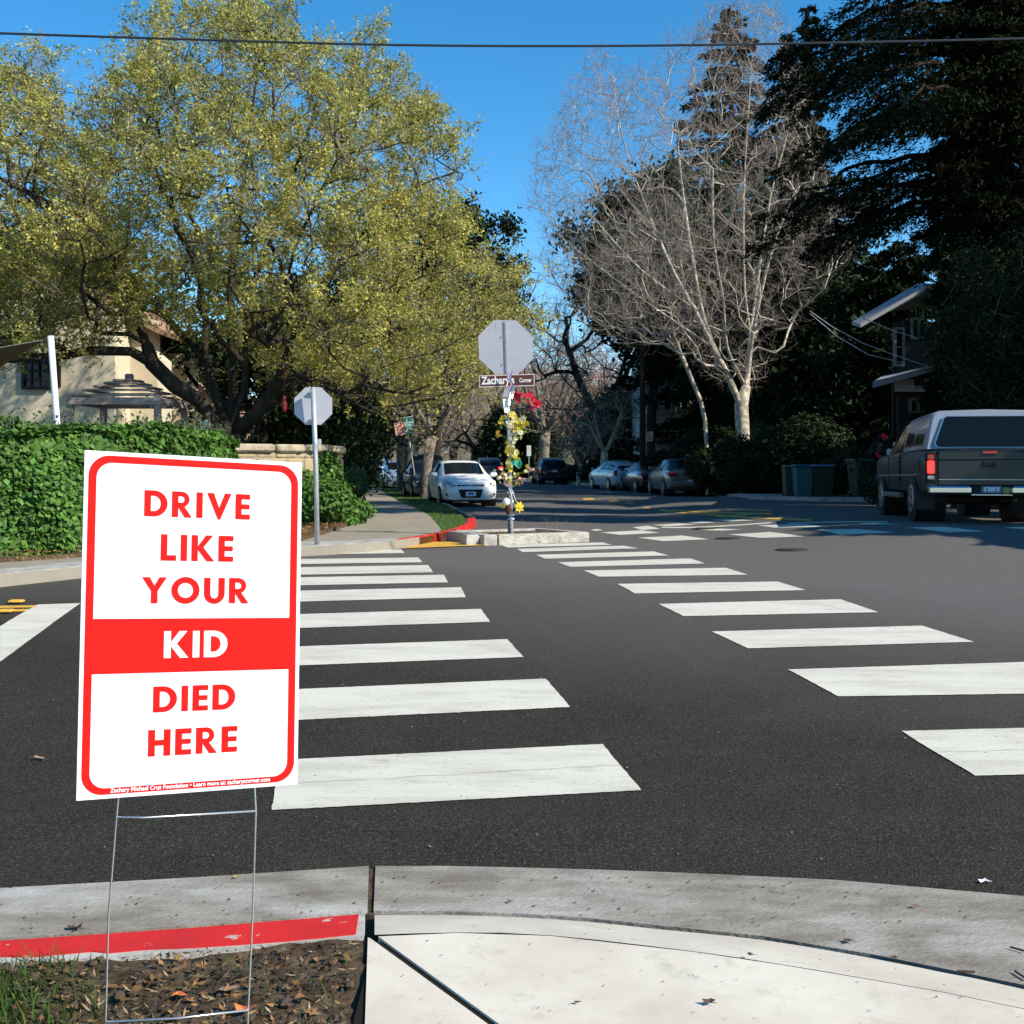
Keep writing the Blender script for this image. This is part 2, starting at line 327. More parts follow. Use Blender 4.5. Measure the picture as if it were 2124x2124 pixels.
# ------------------------------------------------------------------ tree growing
def resample(pts, step):
    pts = [Vector(p) for p in pts]; out = [pts[0]]
    # Catmull-Rom through the given points
    for i in range(len(pts)-1):
        p0 = pts[max(i-1, 0)]; p1 = pts[i]; p2 = pts[i+1]; p3 = pts[min(i+2, len(pts)-1)]
        n = max(1, int((p2-p1).length/step))
        for k in range(1, n+1):
            t = k/n; out.append(.5*((2*p1)+(p2-p0)*t+(2*p0-5*p1+4*p2-p3)*t*t+(3*p1-p0-3*p2+p3)*t**3))
    return out
def grow(limbs, attr, rng, step=.35, wob=.12, upb=.0, inward=1.0):
    """limbs: list of (points, parent limb index or None); attr: (n,3) crown points. Returns nodes, parent ids."""
    cap = 60000; Np = np.zeros((cap, 3)); par = np.full(cap, -1, int); dist = np.zeros(cap); n = 0
    for pts, pl in limbs:
        pts = resample(pts, step); prev = -1
        if pl is not None:
            prev = int(np.argmin(((Np[:n]-np.array(pts[0]))**2).sum(1)))
        for p in pts:
            Np[n] = p; par[n] = prev; dist[n] = 0 if prev < 0 else dist[prev]+np.linalg.norm(Np[n]-Np[prev]); prev = n; n += 1
    n0 = n; base = Np[0]
    order = np.argsort(np.linalg.norm(attr-np.asarray(base), axis=1)+rng.uniform(-.8, .8, len(attr)))
    for a in attr[order]:
        d = np.linalg.norm(Np[:n]-a, axis=1)
        cost = d*(1+.0) + inward*.12*dist[:n] + 2.2*np.maximum(0, Np[:n, 2]-a[2]-.1*d)*(1 if upb else .25)
        i = int(np.argmin(cost)); L = d[i]
        if L < step*.5: continue
        k = max(1, int(round(L/step))); p0 = Np[i].copy()
        dirp = (Np[i]-Np[par[i]]) if par[i] >= 0 else np.array([0, 0, 1.]); dirp /= np.linalg.norm(dirp)+1e-9
        c1 = p0+dirp*L*.33+np.array([0, 0, upb*L*.2]); prev = i
        c2 = a-(a-c1)*.35+rng.normal(size=3)*L*wob*.5
        for q in range(1, k+1):
            t = q/k; p = p0*(1-t)**3+3*c1*t*(1-t)**2+3*c2*t*t*(1-t)+a*t**3
            if q < k: p = p+rng.normal(size=3)*step*wob
            Np[n] = p; par[n] = prev; dist[n] = dist[prev]+L/k; prev = n; n += 1
            if n >= cap-5: break
        if n >= cap-5: break
    return Np[:n].copy(), par[:n].copy(), n0
def radii(Np, par, rtip, rbase, ex=2.2, n0=0):
    n = len(Np); cnt = np.zeros(n); kids = np.bincount(par[par >= 0], minlength=n)
    acc = np.zeros(n)
    for i in range(n-1, -1, -1):
        v = acc[i] if acc[i] > 0 else 1.0
        acc[i] = v
        if par[i] >= 0: acc[par[i]] += v
    r = acc**(1/ex); r = rtip+(r-1)/(r.max()-1+1e-9)*(rbase-rtip)
    return r, kids, acc
def wood(Np, par, r, acc, rthick=.028, extra=None):
    "thick limbs as joined tubes, thin ones as sticks"
    n = len(Np); main = np.full(n, -1, int); best = np.zeros(n)
    for i in range(n):
        p = par[i]
        if p >= 0 and acc[i] > best[p]: best[p] = acc[i]; main[p] = i
    V = []; Fq = []; k0 = 0; thin = []
    for i in range(n):
        p = par[i]
        if p >= 0 and main[p] == i: continue
        ch = [] if p < 0 else [p]; j = i; ch.append(j)
        while main[j] >= 0: j = main[j]; ch.append(j)
        thick = [q for q in ch if r[q] >= rthick]
        m = 0
        for t, q in enumerate(ch):
            if r[q] >= rthick or t == 0: m = t
            else: break
        if m >= 1 and r[ch[1]] >= rthick:
            seq = ch[:m+1]; rs = [r[q] for q in seq]
            if p >= 0: rs[0] = min(rs[0], rs[1]*1.15)
            ns = 9 if rs[0] > .12 else 6; mb = MB(); mb.tube([Np[q] for q in seq], rs, ns, caps=False)
            vv = np.concatenate(mb.v); V.append(vv); Fq.append(np.array(mb.f)+k0); k0 += len(vv)
            for q in range(m, len(ch)-1): thin.append((ch[q], ch[q+1]))
        else:
            for q in range(len(ch)-1): thin.append((ch[q], ch[q+1]))
    if thin:
        t = np.array(thin); ra = np.minimum(r[t[:, 0]], r[t[:, 1]]*1.3); v, f = sticks(Np[t[:, 0]], Np[t[:, 1]], ra, r[t[:, 1]], 4); V.append(v); Fq.append(f+k0); k0 += len(v)
    if extra is not None:
        v, f = extra; V.append(v); Fq.append(f+k0)
    return np.concatenate(V), np.concatenate(Fq)
def twigs(Np, par, ids, rng, per=3, length=.5, r=.005, up=.3, sub=2, jit=.9):
    ids = np.repeat(ids, per); t = rng.random(len(ids))[:, None]; pp = np.where(par[ids] >= 0, par[ids], ids)
    A = Np[ids]*t+Np[pp]*(1-t); d = Np[ids]-Np[pp]; d /= np.linalg.norm(d, axis=1, keepdims=True)+1e-9
    out = []; tips = []; rad = r
    for s in range(sub):
        dd = d+rng.normal(size=d.shape)*jit; dd[:, 2] += up; dd /= np.linalg.norm(dd, axis=1, keepdims=True)
        L = length*rng.uniform(.5, 1.2, len(A))[:, None]*(.8**s); M = A+dd*L*.55+rng.normal(size=A.shape)*length*.05; dd2 = dd.copy(); dd2[:, 2] += up*.7; dd2 /= np.linalg.norm(dd2, axis=1, keepdims=True)
        B = M+dd2*L*.5; out.append(sticks(A, M, rad, rad*.8)); out.append(sticks(M, B, rad*.8, rad*.5)); tips.append(B); tips.append(M)
        A = np.concatenate([M, M+(B-M)*.5]); d = np.concatenate([dd2, dd]); rad = rad*.7
    return cat_geo(out), np.concatenate(tips)
def inpoly(poly, X, Y):
    ins = np.zeros(len(X), bool); n = len(poly)
    for i in range(n):
        x1, y1 = poly[i]; x2, y2 = poly[(i+1)%n]
        ins ^= ((y1 > Y) != (y2 > Y)) & (X < (x2-x1)*(Y-y1)/((y2-y1) if y2 != y1 else 1e-9)+x1)
    return ins
def edge_d(poly, X, Y):
    d = np.full(len(X), 1e9); n = len(poly)
    for i in range(n):
        x1, y1 = poly[i]; x2, y2 = poly[(i+1)%n]; vx, vy = x2-x1, y2-y1
        t = np.clip(((X-x1)*vx+(Y-y1)*vy)/(vx*vx+vy*vy+1e-9), 0, 1); d = np.minimum(d, np.hypot(X-x1-t*vx, Y-y1-t*vy))
    return d
def crown(poly, d0, thick, n, rng, full=300., shell=.5, bias=0):
    "points through the volume of a crown whose outline at distance d0 is poly; it bulges to +-thick"
    out = np.zeros((0, 3)); poly = [tuple(map(float, p)) for p in poly]
    x0, x1 = min(p[0] for p in poly), max(p[0] for p in poly); y0, y1 = min(p[1] for p in poly), max(p[1] for p in poly)
    while len(out) < n:
        X = rng.uniform(x0, x1, 4000); Y = rng.uniform(y0, y1, 4000); k = inpoly(poly, X, Y); X = X[k]; Y = Y[k]
        e = np.clip(edge_d(poly, X, Y)/full, 0, 1); h = np.sqrt(1-(1-e)**2)*thick
        s = rng.uniform(-1, 1, len(X)); s = np.sign(s)*np.abs(s)**shell; D = d0+s*h+rng.normal(size=len(X))*.15
        out = np.concatenate([out, np.stack([(X-CX)/F*D, D, EYE-(Y-HY)/F*D], 1)])
    return out[:n]
def noise3(Pn, sc, seed=0):
    "cheap smooth pseudo noise in [-1,1] for clumping"
    r = np.random.default_rng(seed); v = np.zeros(len(Pn))
    for k in range(5):
        w = r.normal(size=3)*sc*(1+.6*k); v += np.sin(Pn@w+r.uniform(0, 6.28))
    return v/3
def build_tree(name, label, cat, base, limbs, attr, rng, m_bark, m_twig, m_leaf=None, rbase=.3, rtip=.006, step=.35, leaf_n=0, leaf_size=.08, leaf_spread=.16, twp=3, twl=.45, twr=.004, twsub=2, group=None, upb=0, wob=.12, rthick=.03, leaf_thr=-.2, clump=.9, leaf_up=.3, ex=2.2, droop=None, maxtw=6, leaf_name='foliage', keep=1.0):
    Np, par, n0 = grow(limbs, attr, rng, step, wob, upb)
    r, kids, acc = radii(Np, par, rtip, rbase, ex)
    root = thing(name, label, cat, tuple(base), 0, group)
    V, Fq = wood(Np, par, r, acc, rthick)
    link('trunk', raw_mesh('trunk', V, Fq, m_bark, smooth=True, off=tuple(base)), root)
    ids = np.where((acc <= maxtw) & (np.arange(len(Np)) >= n0))[0]
    (tv, tf), tips = twigs(Np, par, ids, rng, twp, twl, twr, .25, twsub)
    link('twigs', raw_mesh('twigs', tv, tf, m_twig, off=tuple(base)), root)
    if m_leaf is not None and leaf_n:
        tp = tips[noise3(tips, clump, 3) > leaf_thr]
        C = tp[rng.integers(0, len(tp), leaf_n)]+rng.normal(size=(leaf_n, 3))*leaf_spread
        v, f = leaves(C, leaf_size, rng, leaf_up, droop=None if droop is None else np.tile(droop, (leaf_n, 1)))
        link(leaf_name, raw_mesh(leaf_name, v, f, m_leaf, off=tuple(base)), root)
    print(name, len(Np), len(tf), leaf_n); return root
def bole(root, mb): pass
def broadleaf(name, label, base, H, Rr, rng, n_attr=260, leafm=None, leaf_n=18000, ls=.14, bark=None, tw=None, group=None, trunk_h=.3, rbase=.25, lean=(0, 0), flat=1.0, low=.25, spread=.3, twp=2, twl=.6, twr=.009, cat='tree', step=.6, twsub=1, rtip=.01):
    "a free-standing tree: ellipsoid crown broken into clumps"
    b = Vector(base); top = b+Vector((lean[0], lean[1], H)); cz = b.z+H*(low+1)/2; hz = H*(1-low)/2
    D = rng.normal(size=(n_attr, 3)); D /= np.linalg.norm(D, axis=1, keepdims=True); q = rng.uniform(.25, 1, n_attr)[:, None]**.6
    bump = 1+.22*noise3(D*2.2, 1.6, int(b.x*7+b.y) % 91)[:, None]
    A = D*q*bump*np.array([Rr, Rr*flat, hz])+np.array([b.x+lean[0]*.6, b.y+lean[1]*.6, cz])
    limbs = [([b, b+Vector((lean[0]*.1, lean[1]*.1, H*trunk_h*.5)), b+Vector((lean[0]*.3+.1, lean[1]*.3, H*trunk_h))], None)]
    for k in range(4):
        a = k*1.7+rng.uniform(0, .8); s = limbs[0][0][2]
        limbs.append(([s, s+Vector((math.cos(a)*Rr*.25, math.sin(a)*Rr*.25, H*.13)), s+Vector((math.cos(a)*Rr*.5, math.sin(a)*Rr*.5, H*.34))], 0))
    return build_tree(name, label, cat, base, limbs, A, rng, bark or M_bark, tw or M_twig, leafm, rbase=rbase, rtip=rtip, step=step, leaf_n=leaf_n, leaf_size=ls, leaf_spread=spread, twp=twp, twl=twl, twr=twr, twsub=twsub, group=group, rthick=.05, leaf_thr=-.35, clump=2.2/Rr)
def conifer(name, label, base, H, Rb, rng, nbr=90, spray=320, ls=.28, m=None, group=None, rb=.35, low=.12, top_r=.25, cat='tree', droop=.35, power=.8, up0=.05, holes=.0, bark=None, azr=None):
    "trunk with whorls of drooping branches that carry sprays of needles"
    b = Vector(base); mb = MB(); lean = rng.normal(size=2)*.02*H
    mb.tube([b+Vector((lean[0]*t, lean[1]*t, H*t)) for t in (0, .02, .1, .3, .6, .85, 1)], [rb*1.35, rb*1.1, rb, rb*.8, rb*.5, rb*.22, .02], 10)
    root = thing(name, label, cat, base, 0, group); part('trunk', mb, bark or M_barkred, root, True)
    A = []; B = []; ra = []; C = []; DR = []
    for i in range(nbr):
        t = low+(1-low)*((i+rng.random())/nbr)**.95; az = i*2.399+rng.normal()*.3
        if azr is not None: az = rng.uniform(*azr)
        L = Rb*((1-t)/(1-low))**power*rng.uniform(.65, 1.15)+top_r
        if rng.random() < holes: continue
        p0 = np.array([b.x+lean[0]*t, b.y+lean[1]*t, b.z+H*t]); d = np.array([math.cos(az), math.sin(az), 0])
        n = max(3, int(L/.5)); pts = []
        for k in range(n+1):
            s = k/n; pts.append(p0+d*L*s+np.array([0, 0, L*(up0*s-droop*s*s)])+rng.normal(size=3)*.05*L*s*.5)
        pts = np.array(pts); A.append(pts[:-1]); B.append(pts[1:]); ra.append(np.linspace(.02+.014*L, .012, n))
        ns = int(spray*L/Rb); s = rng.uniform(.12, 1, ns)**.75; ii = np.minimum((s*n).astype(int), n-1); fr = (s*n-ii)[:, None]
        c = pts[ii]*(1-fr)+pts[ii+1]*fr; side = np.array([-d[1], d[0], 0]); wd = (.13+.16*(1-s))*L**.9
        # side sprays hang off the branch in flat tufts
        off = rng.normal(size=ns)*wd*.75; c = c+side*off[:, None]+np.stack([np.zeros(ns), np.zeros(ns), -np.abs(off)*.35-rng.random(ns)*.18], 1)
        # clump to tufts
        tuft = np.round(c/.42)*.42+rng.normal(size=c.shape)*.12; c = c*.55+tuft*.45
        C.append(c); DR.append(np.tile(d*.8+np.array([0, 0, -.55]), (ns, 1))+side*np.sign(off)[:, None]*.8)
    v, f = sticks(np.concatenate(A), np.concatenate(B), np.concatenate(ra), np.concatenate(ra)*.85, 4)
    link('branches', raw_mesh('branches', v, f, bark or M_barkred, off=tuple(base)), root)
    C = np.concatenate(C); DR = np.concatenate(DR); v, f = leaves(C, ls, rng, .25, .26, DR)
    link('foliage', raw_mesh('foliage', v, f, m or M_conif, off=tuple(base)), root)
    print(name, len(f)); return root
def bush(name, label, c, r, rng, n=6000, ls=.09, m=None, lumps=7, cat='shrub', group=None, core=True, up=.35):
    c = Vector(c); root = thing(name, label, cat, (c.x, c.y, c.z), 0, group); Cs = []; NN = []
    mb = MB()
    for k in range(5):
        a = k*1.3; mb.tube([c+Vector((0, 0, -.05)), c+Vector((math.cos(a)*r[0]*.2, math.sin(a)*r[1]*.2, r[2]*.6)), c+Vector((math.cos(a)*r[0]*.5, math.sin(a)*r[1]*.5, r[2]*1.3))], [.03, .02, .01], 5)
    part('stems', mb, M_bark, root)
    for k in range(lumps):
        o = np.array([rng.uniform(-.55, .55)*r[0], rng.uniform(-.5, .5)*r[1], rng.uniform(.35, 1.25)*r[2]]); s = np.array(r)*rng.uniform(.35, .62)
        if k == 0: o = np.array([0, 0, r[2]*.8]); s = np.array(r)*.72
        d = rng.normal(size=(n//lumps, 3)); d /= np.linalg.norm(d, axis=1, keepdims=True); q = rng.uniform(.55, 1.05, (len(d), 1))
        Cs.append(np.array(c)+o+d*s*q*(1+.12*noise3(d*3, 1.5, k)[:, None])); NN.append(d)
    C = np.concatenate(Cs); C[:, 2] = np.maximum(C[:, 2], c.z+.02); v, f = leaves(C, ls, rng, up, .7, nrm=np.concatenate(NN))
    link('foliage', raw_mesh('foliage', v, f, m or M_shrub, off=tuple(c)), root); return root
# ================================================================== THE SETTING
M_joint = mat('joint_dirt', (.022, .018, .013), .95, spec=.03)
# near corner, from the photograph: asphalt edge, gutter/kerb line, apron line
def GL(pts, h=0.0): return [G(x, y, h) for x, y in pts]
edge_a = [(-500, 1880), (0, 1849), (200, 1838), (400, 1827), (600, 1814), (770, 1803), (920, 1803), (1068, 1806), (1250, 1811), (1437, 1818), (1732, 1832), (2124, 1866), (2700, 1935)]
kerb_b = [(-500, 1990), (0, 1954), (200, 1941), (400, 1927), (600, 1911), (745, 1899), (777, 1897), (920, 1898), (1068, 1902), (1220, 1912), (1363, 1927), (1584, 1950), (1805, 1987), (1960, 2018), (2124, 2052), (2700, 2200)]
far = 0
# ground sheet: fine near the crossing, coarse out to the horizon
def axis(segs):
    out = []
    for a, b, s in segs: out += list(np.arange(a, b, s))
    return np.array(out+[segs[-1][1]])
gx = axis([(-1500, -200, 260), (-200, -60, 20), (-60, -20, 4), (-20, 20, .5), (20, 60, 4), (60, 200, 20), (200, 1500, 260)])
gy = axis([(-400, -40, 60), (-40, -4, 6), (-4, 52, .5), (52, 120, 4), (120, 300, 20), (300, 2500, 275)])
def grid_mesh(xs, ys, h):
    X, Y = np.meshgrid(xs, ys); V = np.stack([X.ravel(), Y.ravel(), (zg(X, Y)+h).ravel()], 1); n = len(xs)
    i = np.arange(n-1)[None, :]+np.arange(len(ys)-1)[:, None]*n; i = i.ravel(); return V, np.stack([i, i+1, i+n+1, i+n], 1)
V, Fq = grid_mesh(gx, gy, -.06); tag(link('ground', raw_mesh('ground', V, Fq, M_soil, smooth=True)), kind='structure')
# asphalt: newer dark surface in front, older lighter surface beyond (two sheets in plan, butted)
rx = axis([(-60, -20, 2), (-20, 24, .25), (24, 60, 2)])
V, Fq = grid_mesh(rx, axis([(2.0, 30, .25), (30, 52, .5), (52, 150, 4)]), 0.0)
road = tag(link('road', raw_mesh('road', V, Fq, M_asph, smooth=True)), kind='structure')
# worn older surface towards the far side of the crossing, mixed inside the road's own material by a plan-shaped noise edge
n = M_asph.node_tree; N = n.nodes; L = n.links; b = N['Principled BSDF']; old = b.inputs['Base Color'].links[0].from_socket
tc = N.new('ShaderNodeTexCoord'); sp = N.new('ShaderNodeSeparateXYZ'); L.new(tc.outputs['Object'], sp.inputs[0])
ns = N.new('ShaderNodeTexNoise'); ns.inputs['Scale'].default_value = .35; ns.inputs['Detail'].default_value = 4; L.new(tc.outputs['Object'], ns.inputs[0])
a1 = N.new('ShaderNodeMath'); a1.operation = 'MULTIPLY_ADD'; a1.inputs[1].default_value = .55; L.new(sp.outputs[0], a1.inputs[0]); L.new(sp.outputs[1], a1.inputs[2])
a2 = N.new('ShaderNodeMath'); a2.operation = 'MULTIPLY_ADD'; a2.inputs[1].default_value = 3.0; L.new(ns.outputs[0], a2.inputs[0]); L.new(a1.outputs[0], a2.inputs[2])
mr = N.new('ShaderNodeMapRange'); mr.inputs[1].default_value = 8.0; mr.inputs[2].default_value = 14.5; L.new(a2.outputs[0], mr.inputs[0])
ms = N.new('ShaderNodeTexNoise'); ms.inputs['Scale'].default_value = 45; ms.inputs['Detail'].default_value = 3; L.new(tc.outputs['Object'], ms.inputs[0])
cr = N.new('ShaderNodeMix'); cr.data_type = 'RGBA'; cr.inputs[6].default_value = (.080, .073, .066, 1); cr.inputs[7].default_value = (.165, .15, .137, 1); L.new(ms.outputs[0], cr.inputs[0])
mx = N.new('ShaderNodeMix'); mx.data_type = 'RGBA'; L.new(mr.outputs[0], mx.inputs[0]); L.new(old, mx.inputs[6]); L.new(cr.outputs[2], mx.inputs[7]); L.new(mx.outputs[2], b.inputs['Base Color'])
# near gutter: concrete pan with the expansion joint at px 770
ga = GL([p for p in edge_a if p[0] <= 770], 0); kb = GL([p for p in kerb_b if p[0] <= 745]+[(762, 1897)], 0)
gpan = slab('gutter', [p for p in ga[:-1]]+[G(765, 1803)]+kb[::-1], .012, M_gut, .2, .1, 'structure')
gb = GL([(779, 1803)]+[p for p in edge_a if p[0] > 800]); kbr = GL([(775, 1897)]+[p for p in kerb_b if p[0] > 777])
slab('gutter', gb+kbr[::-1], .012, M_gut, .2, .1, 'structure')
slab('gutter_joint', [G(764, 1804), G(780, 1804), G(776, 1899), G(761, 1899)], .004, M_dirt, .2, .05, 'structure')
# tar line: rough dark lip where asphalt meets the gutter
H1 = .12
kbl = [(x, y) for x, y in kerb_b if x <= 745]
k_in = [(-500, 2035), (0, 1998), (200, 1986), (400, 1972), (600, 1955), (752, 1941)]
KT = GL([(x, y) for x, y in kbl], H1); KI = GL(k_in, H1)
def polyoff(a, b): return a+b[::-1]
slab('kerb', polyoff(KT+[G(757, 1898, H1)], KI), H1, M_kerb, .15, .13, 'structure')
KI2 = GL([(-500, 2030), (0, 1982), (60, 1984), (120, 1978), (190, 1972), (225, 1975), (300, 1968), (400, 1964), (520, 1956), (600, 1950), (738, 1936)], H1+.004)
slab('kerb_red_paint', [Vector((p.x, p.y)) for p in KT]+[G(744, 1899, H1)]+KI2[::-1], H1+.004, M_red, .15, .008, 'structure')
slab('dirt_verge', KI+[G(757, 1942, H1), G(753, 2124, H1), G(753, 2124, H1)+(G(753, 2124, H1)-G(757, 1942, H1)).normalized()*1.7, Vector((-2.9, 1.0, 0)), Vector((-2.9, KI[0].y, 0))], .118, M_dirt, .035, .1, 'structure', hf=lambda x, y: .108+.008*math.sin(x*9+y*5)*math.sin(y*11-x*3)+.006*math.sin(x*31+2*math.sin(y*17))*math.sin(y*37+x*8)+.003*math.sin(x*83)*math.sin(y*91))
# white sidewalk: apron, wedge and main panel with real grooves between them
lip = [(777, 1898)]+[p for p in kerb_b if p[0] > 777]
lip2 = [(777, 1939), (950, 1934), (1142, 1940), (1437, 1973), (1620, 2000), (1805, 2031), (1960, 2058), (2124, 2092), (2700, 2240)]
LP = GL(lip, H1); LP2 = GL(lip2, H1)
def off2(pts, d): return [Vector((p.x, p.y-d, 0)) for p in pts]
def tz(pts, h): return resample([G(x, y, h) for x, y in pts], .1)
ea_, eb_ = tz(lip, .018), tz(lip2, H1); ne = 60; v = []
for i in range(ne+1):
    a = ea_[int(i/ne*(len(ea_)-1))]; b = eb_[int(i/ne*(len(eb_)-1))]
    for t in (-.05, 0, .3, .7, 1): q = lerp(a, b, max(t, 0)); v.append((q.x, q.y, q.z+(.004*math.sin(math.pi*max(t, 0)))-(.05 if t < 0 else 0)))
mb = MB(); mb.add(v, [(i*5+k, (i+1)*5+k, (i+1)*5+k+1, i*5+k+1) for i in range(ne) for k in range(4)]+[(0, 1, 2, 3, 4)]); tag(part('sidewalk_edge', mb, M_conc, smooth=40), kind='structure')
xl = G(775, 2124, H1).x; e0 = G(780, 1942, H1)
cA = G(774, 1943, H1); cB = G(1020, 2122, H1); dv = (cB-cA); cC = cA+dv*4
slab('sidewalk', [Vector((cA.x-.005, cA.y-.012, 0)), Vector((cC.x-.008, cC.y, 0)), G(757, 2124, H1)+(G(757, 2124, H1)-G(763, 1944, H1)).normalized()*3, G(757, 2124, H1), G(763, 1944, H1)], H1, M_conc, .3, .14, 'structure')
slab('sidewalk', [Vector((cA.x+.014, cA.y, 0))]+off2(LP2[1:], .006)+[Vector((LP2[-1].x, cC.y, 0)), Vector((cC.x+.012, cC.y, 0))], H1+.001, M_conc, .3, .14, 'structure')
slab('sidewalk_bedding', [G(775, 1948, H1), G(2700, 2260, H1), Vector((5, -3, 0)), G(765, 2124, H1)+Vector((.01, -3, 0))], .114, M_joint, .5, .05, 'structure')
# ---------------- far left corner: sidewalk, kerb, lawn strip
wl = GL([(-900, 1178), (0, 1167), (170, 1156), (400, 1138), (560, 1128), (627, 1122), (680, 1106), (726, 1090), (767, 1071), (757, 1060), (749, 1052), (742, 1036), (738, 1021), (738, 1003), (735, 985)], .12)
wr = GL([(745, 985), (753, 1000), (788, 1016), (829, 1041), (860, 1053), (889, 1068), (903, 1083), (915, 1098), (905, 1107), (870, 1114), (819, 1121), (760, 1127), (690, 1131), (627, 1134), (400, 1153), (170, 1175), (0, 1192), (-900, 1235)], .12)
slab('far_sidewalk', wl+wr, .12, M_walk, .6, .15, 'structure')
ko = [(-900, 1252), (0, 1207), (170, 1188), (400, 1160), (627, 1143), (730, 1140), (826, 1135)]; ki = [(-900, 1235), (0, 1192), (170, 1175), (400, 1153), (627, 1134), (690, 1131), (760, 1127), (819, 1121)]
KO = [G(x, y, 0) for x, y in ko]; KIx = GL(ki, .12)
slab('far_kerb', KO+[Vector((p.x, p.y+.012, 0)) for p in KIx[::-1]], .125, M_kerb, .4, .14, 'structure')
ro = [(829, 1135.5), (881, 1127), (918, 1119), (948, 1109), (972, 1101), (987, 1092.5), (986, 1086)]; ri = [(819, 1120), (870, 1114), (912, 1106), (943, 1096), (962, 1088), (970, 1081), (968, 1076)]
RO = [G(x, y, 0) for x, y in ro]; RI = GL(ri, .12)
slab('far_kerb_red_paint', RO+RI[::-1], .126, M_red, .25, .14, 'structure')
r2o = GL([(986, 1085), (962, 1072), (935, 1056), (905, 1044), (862, 1030), (820, 1012), (780, 994), (740, 978)]); r2i = GL([(967, 1076), (945, 1064), (920, 1052), (893, 1040), (850, 1027), (812, 1010), (774, 992), (737, 977)])
slab('street_kerb', r2o+r2i[::-1], .125, M_kerb, .5, .14, 'structure')
lawn = RI[:1]+RI[1:]+r2i[1:]+[G(739, 983, .12)]+wr[:8]+[G(905, 1107, .12)]
slab('lawn_strip', lawn, .11, M_grassbase, .4, .1, 'structure')
# mulch bed between the walk and the ivy, then garden ground behind
mu = wl[:9]; gback = [(p.x-.3, p.y+2.2) for p in mu]
slab('mulch_bed', [Vector((p.x, p.y)) for p in mu]+[Vector((-6.3, 24)), Vector((-7.5, 27)), Vector((-20, 24)), Vector((-24, 17))], .17, M_mulch, .5, .2, 'structure', hf=lambda x, y: .17+.03*math.sin(x*4)*math.sin(y*5))
slab('garden_ground', [Vector((-60, 16)), Vector((-20, 20)), Vector((-7.6, 25)), Vector((-6.6, 40)), Vector((-12.5, 75)), Vector((-60, 120))], .2, M_soil, 4, .2, 'structure')
# ---------------- far right side: verge and pavement
rk = [(2900, 1047), (2124, 1044), (1900, 1042), (1700, 1040), (1560, 1036), (1490, 1029), (1400, 1022), (1300, 1015), (1200, 1006), (1100, 997), (1000, 988), (900, 978)]
RK = GL(rk); RKb = [Vector((p.x+.15*(1 if i > 3 else 0), p.y+.16, 0)) for i, p in enumerate(RK)]
slab('right_kerb', RK+RKb[::-1], .12, M_kerb, .8, .14, 'structure')
RKc = [Vector((p.x+1.5*(1 if i > 3 else 0), p.y+1.7, 0)) for i, p in enumerate(RK)]
slab('right_sidewalk', RKb+RKc[::-1], .115, M_walk, .8, .13, 'structure')
slab('right_garden_ground', RKc+[Vector((RKc[-1].x+2, 200)), Vector((90, 200)), Vector((90, RKc[0].y))], .10, M_soil, 5, .1, 'structure')
# ---------------- painted markings (children of the road)
def mark(name, quads, m, h=.005, nu=10, nv=3):
    for q in quads:
        mb = MB(); w = [G(*p) for p in q]; rg = .0016 if name == 'crosswalk_stripe' else (.0017 if 'stop' in name else 0); strip_quad(mb, w, h, nu*6 if rg > .001 else nu, nv*5 if rg > .001 else nv, 0, rg); o = part(name, mb, m, road); o['kind'] = 'structure'
A0 = G(1331, 1641); B0 = G(571, 1682); dl = (B0-A0).normalized()
leftR = [((1250, 1545), (1331, 1641)), ((1132, 1409), (1183, 1468)), ((1052, 1327), (1086, 1364)), ((997, 1264), (1017, 1291)), ((956, 1219), (966, 1240)), ((921, 1193), (929, 1209)), ((888, 1173), (899, 1188)), ((868, 1157), (876, 1167)), ((832, 1140.5), (840, 1148))]
for a, c in leftR:
    a = G(*a); c = G(*c); a.z = c.z = 0; l = dl*(B0-A0).length*1.01; l.z = 0
    if a.y > 10: l = l*1.6
    mb = MB(); strip_quad(mb, [a+l, a, c, c+l], .005, 70, 14, 0, .0016); o = part('crosswalk_stripe', mb, M_paint, road); o['kind'] = 'structure'
rq = [((1635, 1390), (2174, 1373), (2340, 1437), (1738, 1446)), ((1477, 1311), (1912.6, 1299), (2020, 1332.5), (1551.5, 1346)), ((1365, 1253.5), (1743, 1244), (1822, 1271), (1417.6, 1279)), ((1280, 1212), (1612, 1207), (1671, 1225), (1317, 1232)),
      ((1209.6, 1184), (1506, 1178.5), (1551.5, 1193), (1243, 1197)), ((1157, 1167), (1432.6, 1159), (1462, 1169.6), (1183, 1176.6)), ((1112.4, 1151.5), (1356, 1144.5), (1387, 1152.8), (1130.5, 1159.8)), ((1072, 1139), (1294, 1132.6), (1324, 1138), (1084, 1146)), ((1039.6, 1131.5), (1249, 1125.6), (1269.5, 1130.8), (1053, 1136.5)),
      ((1870, 1518), (2560, 1500), (2800, 1590), (2023, 1611))]
mark('crosswalk_stripe', rq, M_paint)
def r4(*p): return [(1100+x*.2588, 850+y*.2588) for x, y in p]
def r5(*p): return [(1200+x*.4783, 1000+y*.4783) for x, y in p]
def r1(*p): return [(1600+x*.3106, 550+y*.3106) for x, y in p]
